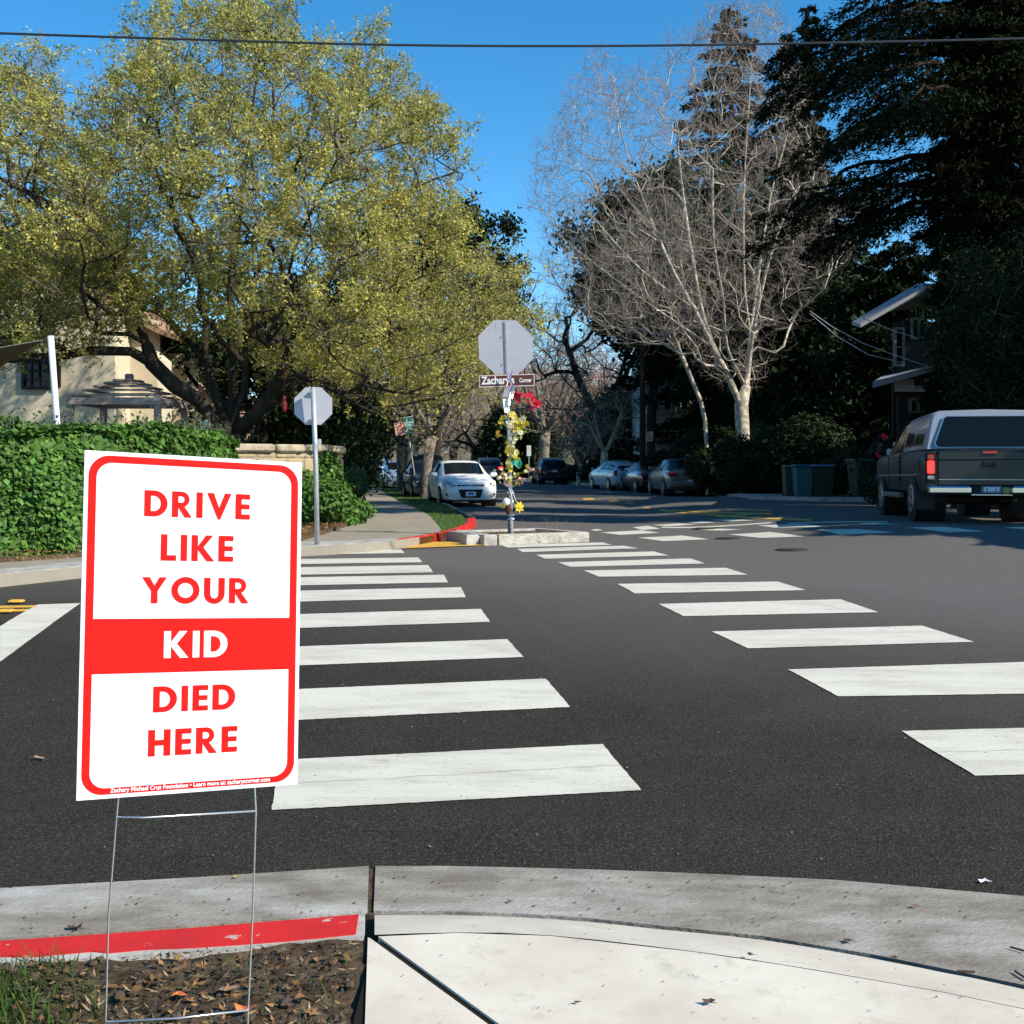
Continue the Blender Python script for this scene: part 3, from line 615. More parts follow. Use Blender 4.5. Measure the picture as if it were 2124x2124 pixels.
fx = [r4((562, 985), (895, 967), (1035, 988), (720, 1005)), r4((865, 1027), (1220, 1010), (1435, 1040), (1060, 1055)), r5((520, 208), (590, 202), (710, 206), (620, 212)), r5((648, 228), (830, 217), (980, 237), (790, 243)), r5((1030, 208), (1200, 205), (1370, 220), (1140, 230)),
      r5((775, 188), (985, 183), (1060, 195), (850, 199)), r1((915, 1755), (1150, 1750), (1425, 1780), (1180, 1787)), r1((570, 1725), (690, 1722), (880, 1732), (650, 1735)), r4((980, 925), (1180, 912), (1335, 918), (1100, 935)), r4((1415, 885), (1610, 876), (1800, 888), (1600, 896)), r4((820, 945), (940, 930), (1040, 955), (900, 965)), r5((1840, 198), (1932, 194), (2080, 205), (1960, 209)),
      r4((480, 963), (540, 957), (580, 968), (520, 973)), r4((1230, 900), (1380, 893), (1480, 905), (1320, 912))]
mark('far_crosswalk_stripe', fx, M_paint)
mark('stop_line', [r4((1050, 940), (1932, 902), (1932, 911), (1050, 949)), r5((905, 178), (1340, 172), (1340, 176), (905, 183))], M_paint, .006)
mark('stop_bar', [[(78, 1255), (168, 1252), (0, 1374), (0, 1300)], [(0, 1300), (0, 1374), (-220, 1560), (-240, 1450)]], M_paint)
mark('centre_line', [[(-300, 1262), (75, 1256.5), (72, 1261), (-300, 1267)], [(-300, 1275), (60, 1264), (54, 1269), (-300, 1281)]], M_yel)
mark('median_line', [r4((1030, 797), (1932, 832), (1932, 842), (1045, 806)), r4((1035, 806), (1700, 858), (1700, 868), (1060, 815)), r4((1700, 858), (2250, 880), (2250, 893), (1700, 870)), r4((1150, 806), (1560, 848), (1620, 848), (1210, 804)), r4((1480, 858), (1720, 838), (1790, 842), (1540, 864)), r4((1560, 800), (1932, 806), (1932, 813), (1560, 806)), r4((1340, 822), (1480, 806), (1540, 808), (1400, 826)),
      r4((420, 712), (500, 708), (520, 720), (430, 724)), r4((620, 726), (690, 720), (710, 732), (640, 738)), r4((760, 745), (820, 741), (830, 750), (770, 753)), r4((900, 785), (950, 780), (965, 790), (915, 793))], M_yel, .006, 14, 2)
mark('yellow_ramp_marking', [[(883, 1125.5), (1000, 1124.5), (1008, 1132.5), (834, 1139)]], M_yel, .012)
for px, py in ((34, 1252), (12, 1272)):
    p = G(px, py); mb = MB(); mb.bevbox((p.x, p.y, p.z+.02), (.12, .1, .025), .01); tag(part('road_reflector', mb, M_yel), 'yellow raised road marker %s the double yellow line' % ('above' if px == 34 else 'below'), 'road marker', 'raised markers on the yellow centre line')
# manholes and a patch
def manhole(px, py, r, label):
    p = G(px, py); mb = MB(); mb.disc((p.x, p.y, p.z-.03), (0, 0, 1), r, 28, 0, .037)
    t = thing('manhole_cover', label, 'manhole cover', (p.x, p.y, p.z), 0, 'manhole covers in the crossing'); part('frame', mb, M_iron, t)
    mb = MB(); mb.disc((p.x, p.y, p.z-.02), (0, 0, 1), r*.86, 28, 0, .033)
    for k in range(-3, 4): mb.box((p.x, p.y+k*r*.2, p.z+.015), (r*1.5*math.sqrt(1-(k*.2)**2), r*.05, .006))
    part('lid', mb, M_iron2, t)
M_iron = mat('cast_iron', (.035, .032, .03), .5, (.06, .05, .04), 20, metal=.4); M_iron2 = mat('rusty_iron', (.05, .04, .03), .55, (.11, .08, .04), 14, metal=.4)
manhole(1643, 1141, .22, 'small round iron manhole cover alone in the grey asphalt'); manhole(1512, 1117.5, .22, 'iron manhole cover between the far crosswalk stripes, nearer the kerb block'); manhole(1470, 1097, .3, 'dark iron manhole cover on the far white stop line')

# hairline cracks and a filled seam running over road and paint
M_crack = mat('crack_fill', (.012, .010, .008), .95, spec=.03)
def crack(pts, w, wob=.006):
    q = resample([G(*p) for p in pts], .05); mb = MB(); v = []
    for i, p in enumerate(q):
        x = p.x+rng.normal()*wob*.5; y = p.y+rng.normal()*wob; z = Zg(x, y)+.0075; v += [(x, y-w/2*rng.uniform(.3, 1.2), z), (x, y+w/2*rng.uniform(.3, 1.2), z)]
    mb.add(v, [(2*i, 2*i+2, 2*i+3, 2*i+1) for i in range(len(q)-1)]); o = part('crack', mb, M_crack, road); o['kind'] = 'structure'
for pts, w in (([(600, 1628), (900, 1611), (1305, 1588)], .003), ([(1930, 1563), (2124, 1558), (2500, 1548)], .003), ([(1660, 1248), (1712, 1257), (1758, 1268), (1775, 1274)], .006), ([(1700, 1372), (1900, 1364), (2124, 1362)], .003), ([(1990, 1338), (2080, 1352), (2200, 1380)], .006)): crack(pts, w)
# ================================================================== YARD SIGN
dL, dR = 1.987, 2.166
cTL, cTR, cBR, cBL = P(176, 933.5, dL), P(626.6, 959.8, dR), P(616.8, 1627, dR), P(158.3, 1661, dL)
bw = ((cTR-cTL).length+(cBR-cBL).length)/2; bh = ((cBL-cTL).length+(cBR-cTR).length)/2
bn = (cTR-cTL).cross(cBL-cTL).normalized()
if bn.y > 0: bn = -bn
def S(u, v, o=0.0):
    return (cTL*(1-u)+cTR*u)*(1-v)+(cBL*(1-u)+cBR*u)*v+bn*o
base = G(360, 2124, .1); base = Vector((S(.5, 1).x, S(.5, 1).y, .09))
ys = thing('yard_sign', 'white and red yard sign on a wire stake reading DRIVE LIKE YOUR KID DIED HERE', 'yard sign', tuple(base))
def grid_patch(mb, u0, v0, u1, v1, o, nu=6, nv=6, mi=0):
    v = [S(u0+(u1-u0)*i/nu, v0+(v1-v0)*j/nv, o) for j in range(nv+1) for i in range(nu+1)]
    mb.add(v, [(j*(nu+1)+i, (j+1)*(nu+1)+i, (j+1)*(nu+1)+i+1, j*(nu+1)+i+1) for j in range(nv) for i in range(nu)], mi)
mb = MB(); grid_patch(mb, 0, 0, 1, 1, 0, 10, 14); grid_patch(mb, 0, 0, 1, 1, -.004, 10, 14)
for (u0, v0), (u1, v1) in (((0,0),(1,0)), ((1,0),(1,1)), ((1,1),(0,1)), ((0,1),(0,0))):
    mb.add([S(u0, v0), S(u1, v1), S(u1, v1, -.004), S(u0, v0, -.004)], [(0, 1, 2, 3)])
part('board', mb, M_white, ys)
def rr(x0, y0, x1, y1, r, n=10, square=()):
    out = []
    for k, (cx, cy, a0) in enumerate(((x1-r, y0+r, -90), (x1-r, y1-r, 0), (x0+r, y1-r, 90), (x0+r, y0+r, 180))):
        for i in range(n+1):
            a = R(a0+90*i/n); out.append((cx+r*math.cos(a), cy+r*math.sin(a)))
    return out
def SM(x, y, o): return S(x/bw, y/bh, o)
o0 = .007; th = .0135; vb0, vb1 = .4815*bh, .6406*bh; bot = bh-.0185
outer = rr(o0, o0, bw-o0, bh-o0, .036); inner = rr(o0+th, o0+.0125, bw-o0-th, bot, .0265)
mb = MB(); n = len(outer)
mb.add([SM(x, y, .0004) for x, y in outer]+[SM(x, y, .0004) for x, y in inner], [(i, (i+1)%n, n+(i+1)%n, n+i) for i in range(n)])
mb.add([SM(x, y, .00045) for x, y in ((o0+th-.001, vb0), (bw-o0-th+.001, vb0), (bw-o0-th+.001, vb1), (o0+th-.001, vb1))], [(0, 1, 2, 3)])
part('red_border', mb, M_pred, ys)
# geometric capitals, unit cap height, y down
def arc(cx, cy, r, a0, a1, n=18, ry=None): return [(cx+r*math.cos(R(a0+(a1-a0)*i/n)), cy+(ry or r)*math.sin(R(a0+(a1-a0)*i/n))) for i in range(n+1)]
def band(o, i): return ('band', o, i)
st = .235
def glyph(c):
    q = lambda x0, y0, x1, y1: [(x0, y0), (x1, y0), (x1, y1), (x0, y1)]
    if c == 'I': return [q(0, 0, st, 1)], st
    if c == 'L': return [q(0, 0, st, 1), q(st, .79, .56, 1)], .56
    if c == 'E': return [q(0, 0, st, 1), q(st, 0, .56, .2), q(st, .4, .54, .59), q(st, .8, .56, 1)], .56
    if c == 'H': return [q(0, 0, st, 1), q(.53, 0, .53+st, 1), q(st, .39, .53, .6)], .53+st
    if c == 'D': return [q(0, 0, st, 1), q(st, 0, .34, .205), q(st, .795, .34, 1), band(arc(.34, .5, .5, -90, 90), arc(.34, .5, .255, -90, 90, ry=.295))], .84
    if c == 'O': return [band(arc(.51, .5, .51, 0, 360, 40, ry=.52), arc(.51, .5, .275, 0, 360, 40, ry=.29))], 1.02
    if c == 'U': return [q(0, 0, st, .62), q(.53, 0, .53+st, .62), band(arc(.3825, .62, .3825, 0, 180, ry=.40), arc(.3825, .62, .1475, 0, 180, ry=.19))], .765
    if c == 'R': return [q(0, 0, st, 1), q(st, 0, .34, .18), q(st, .43, .34, .61), band(arc(.34, .305, .305, -90, 90), arc(.34, .305, .125, -90, 90)), [(.235, .61), (.46, .585), (.745, 1), (.475, 1)]], .745
    if c == 'K': return [q(0, 0, st, 1), [(.235, .42), (.53, 0), (.80, 0), (.44, .47), (.235, .52)], [(.235, .52), (.44, .47), (.85, 1), (.56, 1), (.235, .56)]], .84
    if c == 'V': return [[(0, 0), (.255, 0), (.465, .58), (.465, 1.04), (.42, 1.04)], [(.465, .58), (.675, 0), (.93, 0), (.51, 1.04), (.465, 1.04)]], .93
    if c == 'Y': return [[(0, 0), (.27, 0), (.44, .32), (.44, .6), (.3225, .53)], [(.44, .32), (.61, 0), (.88, 0), (.5575, .53), (.44, .6)], [(.3225, .53), (.44, .6), (.5575, .53), (.5575, 1), (.3225, 1)]], .88
def word(mb, s, u0, u1, v0, v1, mi=0, off=.0008):
    H = (v1-v0)*bh; gs = [glyph(c) for c in s]; tot = sum(g[1] for g in gs); gap0 = .16; W0 = tot+gap0*(len(s)-1)
    W = (u1-u0)*bw; sx = W/(W0*H); x = u0*bw
    for k, (ps, w) in enumerate(gs):
        for t, p in enumerate(ps):
            o = off+.00006*t
            f = lambda a: SM(x+a[0]*H*sx, v0*bh+a[1]*H, o)
            if p[0] == 'band':
                A, B = p[1], p[2]; m = len(A); mb.add([f(a) for a in A]+[f(a) for a in B], [(i, i+1, m+i+1, m+i) for i in range(m-1)], mi)
            else: mb.add([f(a) for a in p], [tuple(range(len(p)))], mi)
        x += (w+gap0)*H*sx
for s, u0, u1, v0, v1, m in (('DRIVE', .262, .748, .106, .182, M_pred), ('LIKE', .339, .672, .2335, .311, M_pred), ('YOUR', .259, .749, .360, .4366, M_pred), ('KID', .362, .652, .519, .598, M_pwht), ('DIED', .319, .694, .681, .757, M_pred), ('HERE', .301, .706, .808, .886, M_pred)):
    mb = MB(); word(mb, s, u0, u1, v0, v1); part('lettering', mb, m, ys)
mb = MB(); V, Fs = text_geo('Zachary Michael Cruz Foundation \u2022 Learn more at: zacharyscorner.com', 1, .022)
x0, x1 = min(v[0] for v in V), max(v[0] for v in V); k = (.865-.141)*bw/(x1-x0); ym = -.02/k
mb.add([SM(.141*bw+(v[0]-x0)*k, .978*bh-v[1]*k*1.12, .0009) for v in V], Fs); part('lettering', mb, M_pwht, ys)
# wire H stake
mb = MB()
pts1 = [S(.178, .62, -.0025), S(.178, 1.0, -.0025), P(241, 1700, 2.035), P(225, 1900, 2.04), P(219, 2118, 2.045)]; e = pts1[-1]; pts1.append(Vector((e.x-.003, e.y, .05)))
pts2 = [S(.795, .62, -.0025), S(.795, 1.0, -.0025), P(531, 1682, 2.12), P(524, 1900, 2.12), P(514, 2106, 2.12)]; e = pts2[-1]; pts2.append(Vector((e.x-.004, e.y, .05)))
part('wire_leg', mb.tube(pts1, .0019, 6), M_wire, ys, True); part('wire_leg', MB().tube(pts2, .0019, 6), M_wire, ys, True)
part('wire_crossbar', MB().tube([P(240, 1695, 2.033), P(300, 1696, 2.055), P(532, 1682, 2.118)], .0021, 6), M_wire, ys, True)
part('wire_crossbar', MB().tube([P(219, 2120, 2.043), P(370, 2112, 2.08), P(515, 2095, 2.118)], .0021, 6), M_wire, ys, True)
# ================================================================== STREET SIGNS
def octagon(c, w, nx, m_up=Vector((0,0,1)), rot=0):
    r = w/2/math.cos(R(22.5)); nx = Vector(nx).normalized(); return [Vector(c)+nx*r*math.cos(R(22.5+45*k+rot))+m_up*r*math.sin(R(22.5+45*k+rot)) for k in range(8)]
def plate(mb, pts, nrm, t=.003, mi=0):
    n = len(pts); nrm = Vector(nrm).normalized(); mb.add([p for p in pts]+[p+nrm*t for p in pts], [tuple(range(n)), tuple(range(2*n-1, n-1, -1))]+[(i, (i+1)%n, n+(i+1)%n, n+i) for i in range(n)], mi)
# island first
IS = [(979, 1122), (1004, 1121), (1034, 1131), (1222, 1124), (1207, 1109), (1000, 1108)]
isl = [G(*p) for p in IS]; ih = .15
ti = thing('traffic_island', 'low weathered concrete kerb block island under the decorated sign post', 'traffic island', tuple(G(1100, 1120)))
def kblock(pts, m=M_kerb, h=ih, top=.0, nm='kerb_block'):
    mb = MB(); n = len(pts); z = [Zg(p.x, p.y) for p in pts]; c = sum(pts, Vector())/n
    ins = [p+(c-p).normalized()*.02 for p in pts]
    v = [(p.x, p.y, zz-.05) for p, zz in zip(pts, z)]+[(p.x, p.y, zz+h-.02) for p, zz in zip(pts, z)]+[(p.x, p.y, zz+h) for p, zz in zip(ins, z)]
    f = [(l*n+i, l*n+(i+1)%n, (l+1)*n+(i+1)%n, (l+1)*n+i) for l in range(2) for i in range(n)]+[tuple(range(2*n, 3*n))]
    mb.add(v, f); o = part(nm, mb, m, ti); return o
M_kerbw = mat('whitewashed_kerb', (.50, .46, .39), .85, (.32, .29, .24), 7, 8, (.4, .62), bump=.015, bscale=22, c3=(.10, .085, .065), scale3=8, thr3=(.63, .70), spec=.2)
fr0, fr1 = isl[2], isl[3]; ix = (fr1-fr0).normalized(); iy = Vector((-ix.y, ix.x, 0)); iy = iy if iy.y > 0 else -iy
kblock([fr0+ix*.01, fr1, fr1+iy*.17, fr0+iy*.17+ix*.01], M_kerbw)
w = (fr1-fr0).length
bl = G(979, 1122); kblock([fr0-ix*.22+iy*.02, fr0-ix*.01+iy*.02, fr0-ix*.01+iy*.24, fr0-ix*.22+iy*.24]); kblock([fr0-ix*.44+iy*.14, fr0-ix*.235+iy*.14, fr0-ix*.235+iy*.34, fr0-ix*.44+iy*.34])
kblock([fr0-ix*.22+iy*.26, fr0+iy*.26, fr0+iy*1.25, fr0-ix*.2+iy*1.25]); kblock([fr0+iy*1.27, fr1+iy*1.27, fr1+iy*1.45, fr0+iy*1.45])
kblock([fr1-ix*.18+iy*.19, fr1+iy*.19, fr1+iy*1.25, fr1-ix*.18+iy*1.25])
kblock([fr0+ix*.02+iy*.18, fr1-ix*.2+iy*.18, fr1-ix*.2+iy*1.26, fr0+ix*.02+iy*1.26], M_mulch, ih-.03, nm='soil_fill')
IZ = Zg(fr0.x+1, fr0.y+.6)
mb = MB()
for k in range(34):
    c = fr0.lerp(fr1, rng.uniform(.55, .9))+iy*rng.uniform(.2, .8); z = Zg(c.x, c.y)+ih-.04; hgt = rng.uniform(.06, .28)
    mb.tube([(c.x, c.y, z), (c.x+rng.normal()*.02, c.y, z+hgt*.5), (c.x+rng.normal()*.06, c.y+rng.normal()*.03, z+hgt)], [.003, .002, .001], 3)
tag(part('dry_weeds', mb, mat('dry_grass', (.42, .32, .16), .9)), 'dry straw weeds growing on the kerb block island', 'weeds', kind='stuff')
# main stop sign seen from behind
db = 16.75
pb = Vector((P(1062, 1098, db).x, db, IZ+ih-.06)); pt = P(1048, 667, db-.25)
up = (pt-pb).normalized()
ss = thing('stop_sign', 'back of the grey stop sign on the island post wrapped in flowers', 'stop sign', tuple(pb), 0, 'stop signs seen from behind')
def upost(mb, a, b, w=.048, d=.025):
    "U-channel post with holes along its face"
    up = (b-a).normalized(); sx = Vector((1, 0, 0)); fy = Vector((0, 1, 0)); prof = [(-w/2, 0), (-w/2*.62, 0), (-w/2*.5, d), (w/2*.5, d), (w/2*.62, 0), (w/2, 0), (w/2, .004), (w/2*.7, .004), (w/2*.58, d+.004), (-w/2*.58, d+.004), (-w/2*.7, .004), (-w/2, .004)]
    n = len(prof); mb.add([a+sx*x-fy*y for x, y in prof]+[b+sx*x-fy*y for x, y in prof], [(i, (i+1)%n, n+(i+1)%n, n+i) for i in range(n)]+[tuple(range(n)), tuple(range(2*n-1, n-1, -1))])
    return mb
mb = upost(MB(), pb, pt); part('post', mb, M_galv, ss)
mb = MB(); L0 = (pt-pb).length; k = 0
while k*.05 < L0-.05:
    c = pb+(pt-pb).normalized()*(k*.05+.03)-Vector((0, .0295, 0)); mb.disc(c, (0, -1, 0), .0058, 6, 0, .001); k += 1
part('post_holes', mb, M_void, ss)
mb = MB(); mb.tube([pb+Vector((-.035, .01, 0)), pb+Vector((-.035, .01, .62))], .028, 8); part('post_sleeve', mb, mat('rusty_post', (.12, .09, .06), .8, (.2, .18, .15), 14), ss)
oc = P(1049, 720.5, db-.232); mb = MB(); plate(mb, octagon(oc, .79*.99, (1, .04, 0), up, 0), (0, 1, 0), .003); part('sign_panel', mb, M_signback, ss)
mb = MB(); plate(mb, octagon(oc+Vector((0, .0036, 0)), .78, (1, .04, 0), up, 0), (0, 1, 0), .001); part('sign_face', mb, M_pred, ss)
mb = MB()
for s in (-.2, .2): mb.disc(oc+up*s-Vector((0, .031, 0)), (0, -1, 0), .011, 8, 0, .008)
part('bolt', mb, M_galv, ss)
# name sign
M_brown = mat('brown_sign_sheet', (.085, .022, .012), .5); M_nwht = mat('sign_white_border', (.70, .55, .48), .5)
nc = P(1051.5, 789.5, db-.26); nx = (P(1108.5, 788, db-.26)-P(995, 791.5, db-.26)).normalized(); nz = Vector((-nx.z, 0, nx.x)); nW, nH = .80, .172
def nquad(mb, x0, z0, x1, z1, o, mi=0): mb.add([nc+nx*x+nz*z-Vector((0, o, 0)) for x, z in ((x0, z0), (x1, z0), (x1, z1), (x0, z1))], [(0, 1, 2, 3)], mi)
ns_ = part('street_name_sign', (lambda m: (plate(m, [nc+nx*x+nz*z for x, z in ((-nW/2, -nH/2), (nW/2, -nH/2), (nW/2, nH/2), (-nW/2, nH/2))], (0, -1, 0), .004), m)[1])(MB()), M_nwht, ss); ns_['label'] = "brown name sign reading Zachary's Corner"
mb = MB(); nquad(mb, -nW/2+.012, -nH/2+.012, nW/2-.012, nH/2-.012, .0055); part('sign_face', mb, M_brown, ns_)
mb = MB(); put_text(mb, "Zachary's", nc+nx*-.128-nz*-.004-Vector((0, .007, 0)), nx, nz, .155, .004, width=.475); put_text(mb, 'Corner', nc+nx*.268-nz*.004-Vector((0, .007, 0)), nx, nz, .085, .002, width=.18); part('lettering', mb, mat('sign_lettering', (.8, .78, .74), .5), ns_)
# second stop sign at the left kerb
d2 = 18.2; b2 = G(658, 1130, .12); d2 = b2.y; t2 = P(649, 803, d2-.1)
s2 = thing('stop_sign', 'back of the smaller stop sign on a thin pole at the left kerb', 'stop sign', tuple(b2), 0, 'stop signs seen from behind')
mb = MB(); mb.tube([b2-Vector((0, 0, .05)), b2.lerp(t2, .5)+Vector((.01, 0, 0)), t2], .032, 10); part('pole', mb, M_galv, s2, True)
o2 = P(649, 842, d2+.0); mb = MB(); plate(mb, octagon(o2+Vector((0, .028, 0)), 78/F*d2, (1, .05, 0)), (0, 1, 0), .003); part('sign_panel', mb, M_signback, s2)
mb = MB(); plate(mb, octagon(o2+Vector((0, .039, 0)), 77/F*d2, (1, .05, 0)), (0, 1, 0), .001); part('sign_face', mb, M_pred, s2)
mb = MB()
for s in (-.18, .18): mb.box(o2+Vector((0, .01, s)), (.09, .06, .02))
part('bracket', mb, M_galv, s2)
mb = MB(); c = P(662, 918, d2+.02); mb.box(c, (.05, .04, .09)); part('small_box', mb, M_signback, s2)
# parking signs
def parking(name, label, base_px, top_px, d, panels, group, r=.028):
    b = G(base_px[0], base_px[1], .11) if base_px[1] else None
    d = b.y; t = P(top_px[0], top_px[1], d); root = thing('parking_sign', label, 'parking sign', tuple(b), 0, group)
    part('pole', MB().tube([b-Vector((0, 0, .05)), t], r, 8), M_galv, root, True)
    up = (t-b).normalized(); sx = Vector((up.z, 0, -up.x))
    for (px, py, w, h, top, body, kind, dd) in panels:
        c = P(px, py, d-.04-dd); W_, H_ = w/F*d, h/F*d
        q = lambda x0, z0, x1, z1, o: [c+sx*x*W_+up*z*H_-Vector((0, o, 0)) for x, z in ((x0, z0), (x1, z0), (x1, z1), (x0, z1))]
        mb = MB(); plate(mb, q(-.5, -.5, .5, .5, 0), (0, -1, 0), .003, 0); pn = part('sign_panel', mb, body, root)
        mb = MB(); mb.add(q(-.46, .18 if kind == 'P' else .2, .46, .46, .0045), [(0, 1, 2, 3)], 0) if kind == 'G' else mb.add(q(-.42, .14, .1, .44, .0045), [(0, 1, 2, 3)], 0)
        part('header', mb, top, pn)
        mb = MB()
        if kind == 'G':
            put_text(mb, '2', c+sx*-.2*W_+up*.32*H_-Vector((0, .006, 0)), sx, up, .2*H_, .01, 0); put_text(mb, 'HOUR', c+sx*.2*W_+up*.32*H_-Vector((0, .006, 0)), sx, up, .12*H_, 0, 0, width=.42*W_)
        else: put_text(mb, 'P', c+sx*-.16*W_+up*.29*H_-Vector((0, .006, 0)), sx, up, .3*H_, .01, 0)
        part('lettering', mb, M_plate, pn)
        mb = MB()
        if kind == 'G':
            mb2 = arc(0, 0, 1, 0, 360, 16); A = [c+sx*(.06*W_+x*.16*H_)+up*(-.22*H_+y*.16*H_)-Vector((0, .006, 0)) for x, y in mb2]; B = [c+sx*(.06*W_+x*.09*H_)+up*(-.22*H_+y*.09*H_)-Vector((0, .006, 0)) for x, y in mb2]
            mb.add(A+B, [(i, i+1, 17+i+1, 17+i) for i in range(16)]); mb.add(q(-.38, .06, .38, .1, .006), [(0, 1, 2, 3)])
        else:
            for z in (.06, -.04, -.14, -.24, -.34): mb.add(q(-.36, z-.025, .36, z+.02, .006), [(0, 1, 2, 3)])
        part('printing', mb, top, pn)
    return root
M_sgreen = mat('sign_green', (.015, .22, .13), .5); M_sgreen2 = mat('sign_pale_green', (.42, .66, .60), .5); M_sred = mat('sign_red_faded', (.72, .10, .06), .5); M_sorg = mat('sign_pale_orange', (.80, .52, .40), .5)
parking('parking_sign', 'leaning pole by the left verge with a green and an orange parking sign', (867, 1030), (842, 868), 0, [(832, 889, 26, 27, M_sred, M_sorg, 'P', .0), (849, 881.5, 20, 35, M_sgreen, M_sgreen2, 'G', .02)], 'kerbside parking sign poles')
parking('parking_sign', 'upright pole with green and red parking signs behind the parked cars on the right', (1340, 1012), (1340, 880), 0, [(1334, 893, 10, 26, M_sgreen, M_sgreen2, 'G', .0), (1347.5, 905, 14, 20, M_sred, M_sorg, 'P', .02)], 'kerbside parking sign poles', r=.04)
def smallsign(label, px, py, w, h, d, m, by, name='street_sign', m2=None, cat='street sign'):
    c = P(px, py, d); b = Vector((c.x, d, Zg(c.x, d)+.1)); root = thing(name, label, cat, tuple(b)); W_, H_ = w/F*d, h/F*d
    part('pole', MB().tube([b, c+Vector((0, 0, H_*.5))], .035, 6), M_galv, root)
    mb = MB(); mb.box(c-Vector((0, .06, 0)), (W_, .006, H_)); part('sign_panel', mb, m, root)
    if m2: mb = MB(); mb.box(c-Vector((0, .065, -H_*.2)), (W_*.8, .004, H_*.3)); part('printing', mb, m2, root)
smallsign('small teal street sign on a pole far along the left sidewalk', 780, 909, 5, 18, 70, M_sgreen2, 960, m2=M_sgreen)
smallsign('small pale sign on a thin pole behind the dark car in the centre', 1097, 935, 9, 22, 82, M_plate, 0, m2=M_sorg)
smallsign('far orange road work sign above the blue car', 912, 944, 9, 9, 110, mat('orange_sign', (.85, .28, .03), .5), 0, cat='road sign')
mb = MB(); c = P(922, 935, 120); b = Vector((c.x, 120, 0)); r_ = thing('street_sign', 'pale cream board on posts far down the street', 'street sign', tuple(b)); mb.box(c, (.9, .04, .6)); part('sign_panel', mb, M_stucco, r_)
mb = MB(); mb.box((c.x-.3, 120.05, c.z/2), (.06, .06, c.z)); part('leg', mb, M_wood, r_); mb = MB(); mb.box((c.x+.3, 120.05, c.z/2), (.06, .06, c.z)); part('leg', mb, M_wood, r_)
# ================================================================== FLOWERS ON THE POST
def cM(name, c, tr=.2): return mat(name, c, .6, randhue=.2, transl=tr)
F_red, F_yel, F_cream, F_orange, F_pink, F_green, F_teal, F_white = cM('red_petals', (.75, .02, .05)), cM('yellow_petals', (.78, .60, .05)), cM('cream_petals', (.78, .72, .45)), cM('orange_petals', (.75, .42, .08)), cM('pink_petals', (.82, .42, .38)), cM('flower_leaves', (.30, .34, .05)), cM('teal_ribbon', (.04, .42, .30)), cM('white_petals', (.85, .85, .82))
def bloom(mb, c, r, np_=7, mi=0):
    a = Vector((rng.normal()*.5, -1, rng.normal()*.5)).normalized(); u = a.orthogonal().normalized(); w = a.cross(u)
    for k in range(np_):
        th = 6.283*k/np_; d = u*math.cos(th)+w*math.sin(th); s = u*-math.sin(th)+w*math.cos(th)
        mb.add([c, c+d*r*.55+s*r*.3+a*r*.18, c+d*r*1.05+a*r*.05, c+d*r*.55-s*r*.3+a*r*.18], [(0, 1, 2, 3)], mi)
    mb.ball(c+a*r*.15, r*.2, 6, mi)
def bouquet(label, name, pts, r, n, mats, spread, cat='flowers', leafy=.4, group='flowers tied to the sign post'):
    c0 = P(pts[0][0], pts[0][1], db-.14); root = thing(name, label, cat, tuple(c0), 0, group); mb = MB(); lf = MB()
    for px, py in pts:
        c = P(px, py, db-.12)
        for k in range(n):
            q = c+Vector((rng.normal()*spread, rng.normal()*spread*.6-.02, rng.normal()*spread*1.1)); bloom(mb, q, r*rng.uniform(.7, 1.2), 7, int(rng.integers(len(mats))))
            if rng.random() < leafy:
                q2 = q+Vector((rng.normal()*.04, .03, -.03)); d = Vector((rng.normal(), rng.normal()*.4, rng.normal())).normalized()*r*1.6; s = d.cross(Vector((0, 1, 0))).normalized()*r*.45
                lf.add([q2, q2+d*.5+s, q2+d, q2+d*.5-s], [(0, 1, 2, 3)])
        lf.tube([P(1056+(py-780)*.035, py+8, db-.03), c], .004, 3)
    part('petals', mb, mats, root); part('leaves_and_stems', lf, F_green, root)
bouquet('red silk flowers sticking out to the right under the name sign', 'flower_bunch', [(1066, 826), (1078, 822), (1090, 826), (1099, 826), (1106, 838), (1113, 836)], .045, 4, [F_red], .035, leafy=.15)
bouquet('large bunch of yellow flowers near the middle of the island post', 'flower_bunch', [(1043, 874), (1052, 885), (1066, 866), (1064, 888), (1078, 884), (1089, 880), (1073, 891)], .05, 5, [F_yel, F_yel, F_cream], .04)
bouquet('small orange flower poking out left of the island post', 'flower_bunch', [(1034, 900), (1037, 903)], .035, 2, [F_orange], .02)
bouquet('cream and white flowers tied under the yellow bunch', 'flower_bunch', [(1062, 903), (1066, 912), (1062, 922), (1054, 928)], .036, 4, [F_cream, F_yel, F_cream], .03, leafy=1.3)
bouquet('yellow and green flower bunch above the teal ribbon on the post', 'flower_bunch', [(1062, 938), (1070, 944), (1066, 950), (1054, 940), (1053, 950), (1056, 962), (1060, 972)], .04, 3, [F_yel, F_yel, F_cream], .035, leafy=1.5)
bouquet('wide ring of pink and cream flowers low on the island post', 'flower_bunch', [(1034, 980), (1040, 990), (1050, 996), (1060, 999), (1072, 1000), (1082, 995), (1095, 976), (1103, 978), (1068, 985), (1048, 983)], .03, 4, [F_pink, F_cream, F_pink, F_yel], .035, leafy=.6)
bouquet('single yellow silk sunflower right of the base of the post', 'sunflower', [(1079, 1054)], .085, 2, [F_yel], .015, leafy=.3)
bouquet('dull yellow silk sunflower left of the base of the post', 'sunflower', [(1040, 1046)], .07, 1, [F_yel], .01, leafy=.3)
mb = MB()
